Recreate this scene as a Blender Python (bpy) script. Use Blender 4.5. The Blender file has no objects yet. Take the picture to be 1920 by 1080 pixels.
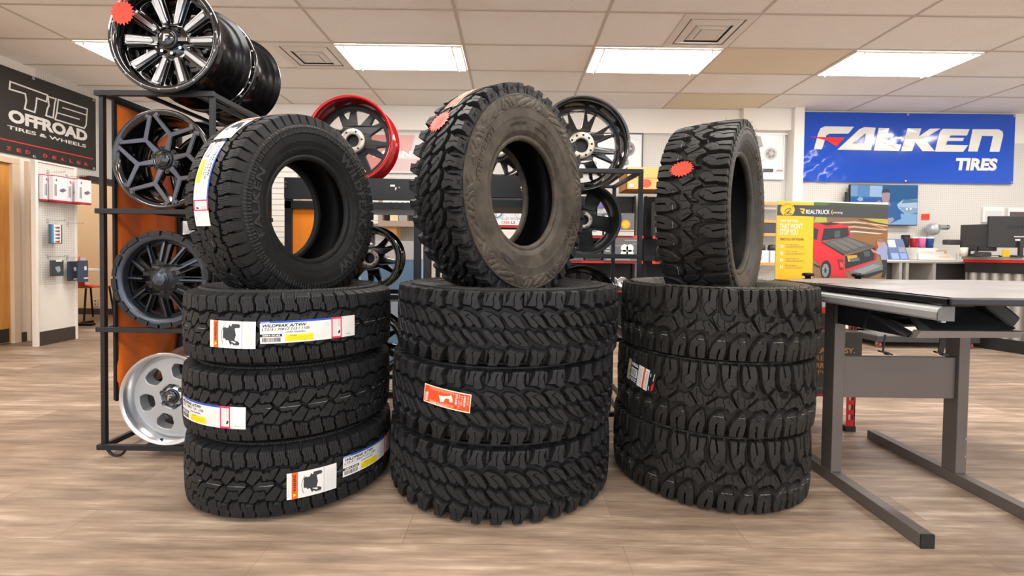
import bpy, bmesh, random
import numpy as np
from math import pi, sin, cos, tan, radians, degrees, sqrt, atan2, floor, hypot
from mathutils import Matrix, Vector
SC = bpy.context.scene
COL = SC.collection
RND = random.Random(7)

# ------------------------------------------------------------------ materials
def lin(h):
    h = h.lstrip('#')
    o = []
    for i in (0, 2, 4):
        v = int(h[i:i+2], 16) / 255
        o.append(v / 12.92 if v <= .04045 else ((v + .055) / 1.055) ** 2.4)
    return o
class NT:
    def __init__(s, name):
        s.m = bpy.data.materials.new(name); s.m.use_nodes = True
        s.t = s.m.node_tree; s.n = s.t.nodes; s.b = s.n['Principled BSDF']
    def new(s, typ, **kw):
        n = s.n.new(typ)
        for k, v in kw.items():
            if k.startswith('i_'): n.inputs[int(k[2:])].default_value = v
            else: setattr(n, k, v)
        return n
    def link(s, a, b): s.t.links.new(a, b)
    def math(s, op, a, b=None, c=None, clamp=False):
        n = s.n.new('ShaderNodeMath'); n.operation = op; n.use_clamp = clamp
        for i, v in enumerate((a, b, c)):
            if v is None: continue
            if isinstance(v, (int, float)): n.inputs[i].default_value = v
            else: s.link(v, n.inputs[i])
        return n.outputs[0]
    def mix(s, f, a, b):
        n = s.n.new('ShaderNodeMix'); n.data_type = 'RGBA'
        for sock, v in ((n.inputs[0], f), (n.inputs[6], a), (n.inputs[7], b)):
            if isinstance(v, (int, float)): sock.default_value = v
            elif isinstance(v, (list, tuple)): sock.default_value = (*v[:3], 1)
            else: s.link(v, sock)
        return n.outputs[2]
    def noise(s, vec, scale, detail=3, rough=.5):
        n = s.n.new('ShaderNodeTexNoise'); n.inputs['Scale'].default_value = scale
        n.inputs['Detail'].default_value = detail; n.inputs['Roughness'].default_value = rough
        if vec is not None: s.link(vec, n.inputs['Vector'])
        return n.outputs[0]
    def obj(s): return s.n.new('ShaderNodeTexCoord').outputs['Object']
    def mapping(s, vec, scale=(1, 1, 1), loc=(0, 0, 0)):
        n = s.n.new('ShaderNodeMapping'); n.inputs['Scale'].default_value = scale; n.inputs['Location'].default_value = loc
        s.link(vec, n.inputs[0]); return n.outputs[0]
    def ramp(s, f, a, b, c0, c1):
        n = s.n.new('ShaderNodeMapRange'); n.inputs[1].default_value = a; n.inputs[2].default_value = b
        n.inputs[3].default_value = c0; n.inputs[4].default_value = c1; s.link(f, n.inputs[0]); return n.outputs[0]
    def bump(s, h, strength=.3, dist=.002):
        n = s.n.new('ShaderNodeBump'); n.inputs['Strength'].default_value = strength; n.inputs['Distance'].default_value = dist
        s.link(h, n.inputs['Height']); s.link(n.outputs[0], s.b.inputs['Normal'])
_M = {}
def mat(name, col='#888888', rough=.5, metal=0., noise=0., nscale=40, coat=0., bump=0., emit=None, es=1., alpha=None, trans=0., spec=None):
    if name in _M: return _M[name]
    t = NT(name); b = t.b
    c = lin(col) if isinstance(col, str) else list(col)
    b.inputs['Base Color'].default_value = (*c, 1)
    b.inputs['Roughness'].default_value = rough; b.inputs['Metallic'].default_value = metal
    if coat: b.inputs['Coat Weight'].default_value = coat; b.inputs['Coat Roughness'].default_value = .06
    if spec is not None: b.inputs['Specular IOR Level'].default_value = spec
    if trans: b.inputs['Transmission Weight'].default_value = trans
    # every surface carries a little procedural variation of its own
    o = t.obj(); n = t.noise(o, nscale, 4, .6)
    f = t.ramp(n, .3, .7, 1 - noise - .02, 1 + noise + .02)
    mx = t.n.new('ShaderNodeVectorMath'); mx.operation = 'SCALE'; mx.inputs[0].default_value = c
    t.link(f, mx.inputs['Scale']); t.link(mx.outputs[0], b.inputs['Base Color'])
    if bump: t.bump(t.noise(o, nscale * 6, 3, .6), bump, .001)
    if emit:
        b.inputs['Emission Color'].default_value = (*lin(emit), 1); b.inputs['Emission Strength'].default_value = es
    if alpha is not None: b.inputs['Alpha'].default_value = alpha
    _M[name] = t.m
    return t.m
def flat(hexc, rough=.5): return mat('print_' + hexc.lstrip('#'), hexc, rough)

# ------------------------------------------------------------------ mesh builder
def idf(p): return p
class MB:
    def __init__(s): s.v = []; s.f = []; s.fm = []; s.fs = []; s.m = []
    def mi(s, m):
        if m not in s.m: s.m.append(m)
        return s.m.index(m)
    def add(s, vs, fs, m, smooth=False, T=None):
        o = len(s.v); k = s.mi(m)
        if T is not None: vs = [T(p) if callable(T) else tuple(T @ Vector(p)) for p in vs]
        s.v += [tuple(p) for p in vs]
        for f in fs: s.f.append([i + o for i in f]); s.fm.append(k); s.fs.append(smooth)
        return s
    def box(s, x0, x1, y0, y1, z0, z1, m, T=None):
        vs = [(x, y, z) for z in (z0, z1) for y in (y0, y1) for x in (x0, x1)]
        return s.add(vs, [(0, 2, 3, 1), (4, 5, 7, 6), (0, 1, 5, 4), (2, 6, 7, 3), (0, 4, 6, 2), (1, 3, 7, 5)], m, T=T)
    def lathe(s, prof, n, m, smooth=True, T=None, closed=False, a0=0, a1=2 * pi):
        full = abs(a1 - a0 - 2 * pi) < 1e-6
        k = n if full else n + 1; P = len(prof); vs = []
        for i in range(k):
            a = a0 + (a1 - a0) * i / n
            vs += [(r * cos(a), r * sin(a), z) for r, z in prof]
        fs = []
        for i in range(n):
            j = (i + 1) % k
            for q in range(P if closed else P - 1):
                w = (q + 1) % P
                fs.append((i * P + q, j * P + q, j * P + w, i * P + w))
        return s.add(vs, fs, m, smooth, T)
    def disc(s, r, z, n, m, T=None):
        return s.add([(r * cos(2 * pi * i / n), r * sin(2 * pi * i / n), z) for i in range(n)], [tuple(range(n))], m, T=T)
    def cyl(s, p0, p1, r, m, n=16, r1=None, T=None):
        p0 = Vector(p0); p1 = Vector(p1); d = p1 - p0; L = d.length; q = d.to_track_quat('Z', 'Y').to_matrix()
        r1 = r if r1 is None else r1
        vs = [tuple(p0 + q @ Vector((r * cos(2 * pi * i / n), r * sin(2 * pi * i / n), 0))) for i in range(n)]
        vs += [tuple(p0 + q @ Vector((r1 * cos(2 * pi * i / n), r1 * sin(2 * pi * i / n), L))) for i in range(n)]
        s.add(vs, [(i, (i + 1) % n, n + (i + 1) % n, n + i) for i in range(n)], m, True, T)
        return s.add(vs, [tuple(reversed(range(n))), tuple(range(n, 2 * n))], m, False, T)
    def path(s, pts, r, m, n=8):
        for a, b in zip(pts[:-1], pts[1:]): s.cyl(a, b, r, m, n)
        return s
    def bar(s, p0, p1, w, h, m, up=(0, 0, 1)):
        p0 = Vector(p0); p1 = Vector(p1); d = (p1 - p0).normalized(); u = Vector(up)
        a = d.cross(u)
        if a.length < 1e-4: a = d.cross(Vector((0, 1, 0)))
        a.normalize(); b = a.cross(d)
        vs = [tuple(p + a * (sx * w / 2) + b * (sy * h / 2)) for p in (p0, p1) for sx, sy in ((-1, -1), (1, -1), (1, 1), (-1, 1))]
        return s.add(vs, [(0, 1, 2, 3), (7, 6, 5, 4), (0, 4, 5, 1), (1, 5, 6, 2), (2, 6, 7, 3), (3, 7, 4, 0)], m)
    def prism(s, poly, z0, z1, m, T=None, top=None):
        n = len(poly)
        ar = sum(poly[i][0] * poly[(i + 1) % n][1] - poly[(i + 1) % n][0] * poly[i][1] for i in range(n))
        if ar < 0: poly = list(reversed(poly))
        vs = [(x, y, z0) for x, y in poly] + [(x, y, z1) for x, y in poly]
        s.add(vs, [tuple(reversed(range(n)))] + [(i, (i + 1) % n, n + (i + 1) % n, n + i) for i in range(n)], m, T=T)
        return s.add([(x, y, z1) for x, y in poly], [tuple(range(n))], top or m, T=T)
    def poly(s, poly, m, T=None, z=0.):
        n = len(poly)
        ar = sum(poly[i][0] * poly[(i + 1) % n][1] - poly[(i + 1) % n][0] * poly[i][1] for i in range(n))
        if ar < 0: poly = list(reversed(poly))
        return s.add([(x, y, z) for x, y in poly], [tuple(range(n))], m, T=T)
    def rect(s, x0, x1, y0, y1, m, T=None, z=0., nu=1):
        for i in range(nu):
            a = x0 + (x1 - x0) * i / nu; b = x0 + (x1 - x0) * (i + 1) / nu
            s.add([(a, y0, z), (b, y0, z), (b, y1, z), (a, y1, z)], [(0, 1, 2, 3)], m, T=T)
        return s
    def stroke(s, pts, w, m, T=None, z=0., closed=False):
        n = len(pts); N = n if closed else n - 1
        for i in range(N):
            a = Vector(pts[i]); b = Vector(pts[(i + 1) % n]); d = (b - a)
            if d.length < 1e-6: continue
            d.normalize(); q = Vector((-d.y, d.x)) * w / 2; e = d * w / 2
            s.add([(*(a - e - q), z + i * 2e-5), (*(b + e - q), z + i * 2e-5), (*(b + e + q), z + i * 2e-5), (*(a - e + q), z + i * 2e-5)], [(0, 1, 2, 3)], m, T=T)
        return s
    def text(s, body, x, y, h, m, T=None, z=0., bold=0., ext=0., align='LEFT', w=None, shear=0., space=1.):
        vs, fs = text_geo(body, bold, ext > 0, align, shear, space)
        if w is not None and vs:
            xs = [p[0] for p in vs]; sx = w / max(1e-6, (max(xs) - min(xs)))
        else: sx = h / .73
        return s.add([(x + p[0] * sx, y + p[1] * h / .73, z + p[2] * ext) for p in vs], fs, m, T=T)
    def build(s, name, parent=None, mtx=None, bevel=0., seg=2, sub=0):
        me = bpy.data.meshes.new(name)
        me.from_pydata(s.v, [], s.f)
        for m in s.m: me.materials.append(m)
        if s.f:
            me.polygons.foreach_set('material_index', s.fm); me.polygons.foreach_set('use_smooth', s.fs)
        me.update()
        o = bpy.data.objects.new(name, me); COL.objects.link(o)
        if parent is not None: o.parent = parent
        if mtx is not None: o.matrix_local = mtx
        if bevel:
            b = o.modifiers.new('bevel', 'BEVEL'); b.width = bevel; b.segments = seg; b.limit_method = 'ANGLE'; b.angle_limit = radians(35)
            b.harden_normals = False
        return o
_TX = {}
def text_geo(body, bold, ext, align, shear, space):
    k = (body, bold, ext, align, shear, space)
    if k in _TX: return _TX[k]
    cu = bpy.data.curves.new('t', 'FONT'); cu.body = body; cu.offset = bold; cu.extrude = .5 if ext else 0
    cu.align_x = align; cu.shear = shear; cu.space_character = space; cu.resolution_u = 3
    vs, fs = curve_geo(cu)
    if ext: vs = [(a, b, c + .5) for a, b, c in vs]
    _TX[k] = (vs, fs); return _TX[k]
def curve_geo(cu):
    o = bpy.data.objects.new('t', cu); COL.objects.link(o)
    dg = bpy.context.evaluated_depsgraph_get(); dg.update()
    me = bpy.data.meshes.new_from_object(o.evaluated_get(dg))
    vs = [tuple(v.co) for v in me.vertices]; fs = [tuple(p.vertices) for p in me.polygons]
    bpy.data.objects.remove(o); bpy.data.curves.remove(cu); bpy.data.meshes.remove(me)
    return vs, fs
def plate_geo(polys, ext, bevel=0.):
    """filled outline with holes (even-odd), thickness 2*ext, rounded edge"""
    cu = bpy.data.curves.new('p', 'CURVE'); cu.dimensions = '2D'; cu.fill_mode = 'BOTH'; cu.extrude = ext
    cu.bevel_depth = bevel; cu.bevel_resolution = 1; cu.offset = -bevel
    for P in polys:
        sp = cu.splines.new('POLY'); sp.points.add(len(P) - 1); sp.use_cyclic_u = True
        for i, (x, y) in enumerate(P): sp.points[i].co = (x, y, 0, 1)
    return curve_geo(cu)
def rounded(poly, r, n=4):
    out = []; N = len(poly)
    for i in range(N):
        p = Vector(poly[i]); a = Vector(poly[i - 1]) - p; b = Vector(poly[(i + 1) % N]) - p
        d = min(r, a.length * .45, b.length * .45); a = a.normalized() * d; b = b.normalized() * d
        for k in range(n + 1):
            t = k / n; out.append(tuple(p + a * (1 - t) ** 2 + b * t ** 2))
    return out
def circ(r, n=64, x=0, y=0): return [(x + r * cos(2 * pi * i / n), y + r * sin(2 * pi * i / n)) for i in range(n)]
def pol(r, deg): return (r * cos(radians(deg)), r * sin(radians(deg)))

# ------------------------------------------------------------------ scene tree
def props(o, label=None, cat=None, group=None, kind=None):
    if label: o['label'] = label
    if cat: o['category'] = cat
    if group: o['group'] = group
    if kind: o['kind'] = kind
    return o
def thing(name, label, cat, loc=(0, 0, 0), rot=None, group=None):
    o = bpy.data.objects.new(name, None); COL.objects.link(o); o.empty_display_size = .05
    M = rot.to_4x4() if rot is not None else Matrix()
    M.translation = loc; o.matrix_world = M
    return props(o, label, cat, group)
def solo(mb, name, label, cat, group=None, bevel=0., loc=None, rz=0):
    o = mb.build(name, bevel=bevel)
    if loc is not None: o.location = loc
    if rz: o.rotation_euler = (0, 0, rz)
    return props(o, label, cat, group)
def struct(mb, name, bevel=0.): return props(mb.build(name, bevel=bevel), kind='structure')
def copy_tree(o, parent=None):
    c = o.copy(); COL.objects.link(c)
    if parent is not None: c.parent = parent
    for ch in list(o.children): copy_tree(ch, c)
    return c
def face_rot(nx, ny):
    """local Z -> horizontal direction n, local Y -> up"""
    n = Vector((nx, ny, 0)).normalized(); y = Vector((0, 0, 1)); x = y.cross(n)
    return Matrix((x, y, n)).transposed()
# ------------------------------------------------------------------ tires
def rubber(name, col, paint=None, R=.5, dust=0.):
    t = NT(name); b = t.b; o = t.obj()
    n = t.noise(o, 18, 4, .6); n2 = t.noise(o, 220, 3, .6)
    c = t.mix(t.ramp(n, .35, .7, 0, 1), [v * .8 for v in lin(col)], [v * 1.25 for v in lin(col)])
    if dust: c = t.mix(t.ramp(t.noise(o, 9, 5, .65), .4, .75, 0, dust), c, lin('#6b6154'))
    if paint is not None:
        sep = t.n.new('ShaderNodeSeparateXYZ'); t.link(o, sep.inputs[0])
        rr = t.math('SQRT', t.math('ADD', t.math('MULTIPLY', sep.outputs[0], sep.outputs[0]), t.math('MULTIPLY', sep.outputs[1], sep.outputs[1])))
        dz = t.math('ABSOLUTE', t.math('SUBTRACT', sep.outputs[2], paint))
        l = t.math('LESS_THAN', dz, .0009)
        l = t.math('MULTIPLY', l, t.math('GREATER_THAN', rr, R - .006))
        l = t.math('MULTIPLY', l, t.ramp(t.noise(t.mapping(o, (1, 1, .1)), 26, 2), .42, .56, 0, .5))
        c = t.mix(l, c, lin('#c9c7b8'))
    t.link(c, b.inputs['Base Color'])
    b.inputs['Roughness'].default_value = .45; b.inputs['Specular IOR Level'].default_value = .30
    t.link(t.ramp(n, .3, .7, .48, .60), b.inputs['Roughness'])
    t.bump(n2, .25, .0006)
    return t.m
def sdf(poly, X, Y):
    """signed distance, positive inside"""
    d = np.full(X.shape, 1e9); ins = np.zeros(X.shape, bool); n = len(poly)
    for i in range(n):
        ax, ay = poly[i]; bx, by = poly[(i + 1) % n]
        ex, ey = bx - ax, by - ay; L = ex * ex + ey * ey + 1e-12
        t = np.clip(((X - ax) * ex + (Y - ay) * ey) / L, 0, 1)
        d = np.minimum(d, np.hypot(X - ax - t * ex, Y - ay - t * ey))
        c = ((ay > Y) != (by > Y)) & (X < (bx - ax) * (Y - ay) / ((by - ay) + 1e-12 * ((by - ay) == 0)) + ax)
        ins ^= c
    return np.where(ins, d, -d)
def line_d(pts, X, Y):
    d = np.full(X.shape, 1e9)
    for (ax, ay), (bx, by) in zip(pts[:-1], pts[1:]):
        ex, ey = bx - ax, by - ay; L = ex * ex + ey * ey + 1e-12
        t = np.clip(((X - ax) * ex + (Y - ay) * ey) / L, 0, 1)
        d = np.minimum(d, np.hypot(X - ax - t * ex, Y - ay - t * ey))
    return d
def strip(items, P, U, V):
    """items: (kind, pts, p, h): block (p wall width), sipe (p half width, h depth share), pad (low block)"""
    H = np.zeros(U.shape)
    for k, pts, p, h in items:
        if k in ('block', 'pad'):
            for s in (-P, 0, P):
                sd = sdf([(x + s, y) for x, y in pts], U, V)
                H = np.maximum(H, h * np.clip(1 + (sd - (INSET if k == 'block' else 0)) / p, 0, 1))
    for k, pts, p, h in items:
        if k == 'sipe':
            for s in (-P, 0, P):
                d = line_d([(x + s, y) for x, y in pts], U, V)
                H = np.minimum(H, np.where(d < p + .0012, np.maximum(0, 1 - h * np.clip(1 - (d - p) / .0012, 0, 1)), 1) * 1.0 + (H * 0)) if h >= .99 else H - h * np.clip(1 - (d - p) / .0012, 0, 1) * (H > .6)
    return np.clip(H, 0, 1)
def grid_mesh(name, co, nu, nv, m, wrap=True, flip=False):
    """co: (nu,nv,3)"""
    me = bpy.data.meshes.new(name); nf = (nu if wrap else nu - 1) * (nv - 1)
    me.vertices.add(nu * nv); me.vertices.foreach_set('co', co.reshape(-1).astype(np.float32))
    i = np.arange(nu if wrap else nu - 1); j = np.arange(nv - 1); I, J = np.meshgrid(i, j, indexing='ij'); K = (I + 1) % nu
    q = np.stack([I * nv + J, K * nv + J, K * nv + J + 1, I * nv + J + 1], -1).reshape(-1, 4)
    if flip: q = q[:, ::-1]
    me.loops.add(nf * 4); me.loops.foreach_set('vertex_index', q.reshape(-1).astype(np.int32))
    me.polygons.add(nf); me.polygons.foreach_set('loop_start', (np.arange(nf) * 4).astype(np.int32))
    me.polygons.foreach_set('use_smooth', np.ones(nf, bool))
    me.materials.append(m); me.update(calc_edges=True); me.validate()
    return me
def addmesh(name, me, parent):
    o = bpy.data.objects.new(name, me); COL.objects.link(o); o.parent = parent; return o

def tr(pts, cx, cy, s, sh=0.):
    """traced tread outline -> metres (u right, v up)"""
    return [((x - cx) / s, -((y + sh * (x - cx)) - cy) / s) for x, y in pts]
def rot180(p): return [(-x, -y) for x, y in p]

INSET = .0012
def pattern_A(P):
    c = (668, 603); s = 3070.; T = lambda p: tr(p, *c, s, .09)
    k = P / (300 / s)
    it = []; w = .0019
    Z = [(548, 622), (628, 538), (652, 560), (757, 540), (789, 580), (692, 702), (680, 650), (574, 668)]
    Pb = [(641, 466), (715, 432), (727, 450), (738, 424), (788, 389), (832, 398), (778, 520), (757, 534), (718, 538), (706, 524), (700, 541), (654, 550)]
    S = [(846, 400), (956, 404), (952, 450), (862, 566), (828, 576), (776, 532), (792, 498)]
    B1 = [(769, 60), (891, 55), (889, 185), (893, 268), (921, 300), (921, 376), (880, 372), (872, 350), (860, 370), (786, 374), (782, 300), (762, 272), (769, 195)]
    B2 = [(612, 80), (738, 65), (741, 222), (747, 270), (763, 302), (765, 368), (722, 393), (712, 378), (702, 401), (641, 420), (628, 338), (609, 302)]
    for poly in (Pb, S, B1, B2):
        q = [(x * k, y) for x, y in T(poly)]
        it += [('block', q, w, 1), ('block', rot180(q), w, 1)]
    it.append(('block', [(x * k, y) for x, y in T(Z)], w, 1))
    def sp(p, d=.20, wd=.0001):
        d = min(d, .09)
        q = [(x * k, y) for x, y in T(p)]
        it.append(('sipe', q, wd, d)); it.append(('sipe', rot180(q), wd, d))
    for x in (798, 826, 852, 878): sp([(x, 205), (x + 4, 262), (x + 18, 292), (x + 16, 352)], .35)
    for x in (634, 664, 694, 722): sp([(x, 240), (x + 4, 290), (x + 18, 322), (x + 20, 385)], .35)
    sp([(600, 600), (640, 585), (690, 600), (735, 590)], .35)
    sp([(690, 470), (730, 500), (760, 460)], .35); sp([(850, 450), (890, 500)], .35); sp([(885, 430), (905, 470)], .3)
    # stepped side lugs running down the shoulder
    for x0 in (622, 776):
        for j in range(3):
            q = [(x * k, y) for x, y in T([(x0 + j * 38, -20), (x0 + 26 + j * 38, -20), (x0 + 26 + j * 38, 60), (x0 + j * 38, 60)])]
            it += [('pad', q, .002, .5), ('pad', rot180(q), .002, .5)]
    it.append(('pad', [(0, -.2), (P, -.2), (P, -.1175), (0, -.1175)], .004, .25)); it.append(('pad', [(0, .2), (P, .2), (P, .1175), (0, .1175)], .004, .25))
    return it
def pattern_B(P):
    c = (627, 612); s = 3100.; T = lambda p: tr(p, *c, s)
    k = P / (498 / s); it = []; w = .0030
    UX = [(575, 185), (738, 185), (692, 262), (733, 372), (668, 398), (590, 352), (503, 340), (556, 268)]
    UX = [(560, 40), (745, 40)] + UX[1:] + [(575, 185)]
    US = [(850, 130), (960, 130), (965, 200), (945, 262), (973, 368), (930, 396), (850, 355), (772, 345), (812, 262), (838, 205)]
    US2 = [(852, 40), (968, 40), (965, 205), (842, 205)]
    C1 = [(456, 440), (506, 404), (600, 424), (690, 480), (755, 583), (737, 615), (700, 600), (652, 562), (628, 598), (600, 600), (560, 580), (505, 495)]
    L1 = [(500, 642), (520, 613), (562, 625), (612, 674), (648, 642), (702, 660), (750, 730), (800, 785), (770, 815), (700, 800), (605, 752), (540, 700)]
    LS = [(540, 865), (590, 830), (640, 860), (762, 880), (735, 930), (690, 1030), (695, 1180), (552, 1180), (550, 1030), (570, 940)]
    LT = [(822, 870), (862, 832), (920, 870), (1008, 885), (985, 930), (932, 1030), (925, 1090), (815, 1090), (815, 1035), (842, 940)]
    S = lambda p, f=1: [(x * k * 1.0, y) for x, y in T(p)]
    sh = lambda p, d: [(x + d, y) for x, y in p]
    for p in (UX, LS): it.append(('block', S(p), w, 1))
    for p in (US, LT): it.append(('block', S(p), w, 1))
    it.append(('block', S(US2), .004, .72)); it.append(('block', S([(820, 1060), (925, 1060), (930, 1190), (815, 1190)]), .004, .72))
    for p in (C1, L1):
        it.append(('block', S(p), w, 1)); it.append(('block', S(sh(p, 262)), w, 1))
    def sp(p, d=.26, two=True, wd=.0002):
        it.append(('sipe', S(p), wd, d))
        if two: it.append(('sipe', S(sh(p, 262)), wd, d))
    sp([(600, 452), (556, 470), (600, 505), (652, 562)]); sp([(612, 674), (660, 730), (706, 775), (660, 796)])
    sp([(640, 205), (618, 262), (624, 345), (590, 356)]); sp([(665, 875), (636, 890), (646, 950), (640, 1015)])
    # X marks on every other shoulder side
    for cy in (120, 1100):
        it.append(('sipe', S([(620, cy - 28), (680, cy + 22)]), .0014, .4)); it.append(('sipe', S([(680, cy - 26), (622, cy + 20)]), .0014, .4))
    # low pads and ribs in the shoulder voids
    for x in (770, 1010): 
        it.append(('pad', S([(x - 10, 120), (x + 22, 120), (x + 8, 330), (x - 26, 330)]), .006, .32))
        it.append(('pad', S([(x + 15, 890), (x + 45, 890), (x + 10, 1110), (x - 20, 1110)]), .006, .32))
    return it
def pattern_C(P):
    c = (722, 588); s = 2960.; T = lambda p: tr(p, *c, s)
    k = P / (443 / s); it = []; w = .0028
    U1 = [(505, 30), (650, 30), (645, 170), (665, 262), (652, 370), (592, 458), (562, 470), (530, 458), (492, 380), (487, 240), (500, 170)]
    U2 = [(706, 120), (886, 120), (888, 195), (868, 290), (872, 400), (800, 478), (780, 488), (760, 470), (727, 390), (712, 290)]
    U2b = [(702, 30), (892, 30), (888, 240), (708, 240)]
    K1 = [(552, 662), (690, 544), (742, 560), (796, 532), (850, 602), (884, 664), (858, 696), (800, 732), (784, 682), (722, 660), (644, 674), (600, 692)]
    K2 = [(826, 504), (864, 446), (906, 436), (928, 508), (983, 548), (1044, 538), (1086, 470), (1100, 486), (1096, 540), (1000, 626), (984, 656), (950, 652), (908, 668), (866, 592)]
    L1 = [(592, 806), (647, 750), (690, 720), (736, 720), (768, 850), (757, 990), (760, 1150), (582, 1150), (580, 990), (578, 880)]
    L2 = [(836, 832), (900, 750), (940, 712), (972, 716), (990, 860), (962, 990), (960, 1060), (800, 1060), (800, 935)]
    L2b = [(798, 1000), (965, 1000), (965, 1150), (795, 1150)]
    S = lambda p: [(x * k, y) for x, y in T(p)]
    for p in (U1, U2, K1, K2, L1, L2): it.append(('block', S(p), w, 1))
    it.append(('block', S(U2b), .004, .72)); it.append(('block', S(L2b), .004, .72))
    def sl(p, wd=.002): it.append(('sipe', S(p), wd, 1.0))
    sl([(548, 60), (556, 200), (572, 300)]); sl([(796, 60), (800, 200), (790, 305)])
    sl([(668, 870), (660, 940), (680, 1110)]); sl([(915, 880), (892, 960), (890, 1100)])
    def sp(p): it.append(('sipe', S(p), .0001, .20))
    sp([(572, 310), (536, 350), (530, 390)]); sp([(790, 312), (745, 352), (740, 385)])
    sp([(668, 865), (712, 830)]); sp([(915, 875), (950, 848)]); sp([(680, 750), (660, 780), (690, 810)]); sp([(950, 745), (932, 775), (950, 800)])
    sp([(640, 590), (650, 630), (640, 675)]); sp([(740, 560), (732, 600), (750, 640), (740, 670)]); sp([(800, 560), (795, 600), (830, 640)])
    sp([(885, 470), (890, 520), (880, 570), (910, 620)]); sp([(960, 540), (955, 590), (970, 640)]); sp([(1020, 545), (1015, 590), (1030, 640)]); sp([(1070, 500), (1060, 560), (1085, 590)])
    sp([(590, 400), (610, 430)]); sp([(820, 400), (840, 430)])
    # thin ribs in the open shoulder grooves
    for x in (686, 908): it.append(('pad', S([(x - 5, 60), (x + 4, 60), (x + 4, 440), (x - 5, 440)]), .002, .22))
    for x in (560, 782): it.append(('pad', S([(x - 6, 800), (x + 4, 800), (x + 4, 1120), (x - 6, 1120)]), .002, .22))
    return it

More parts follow.
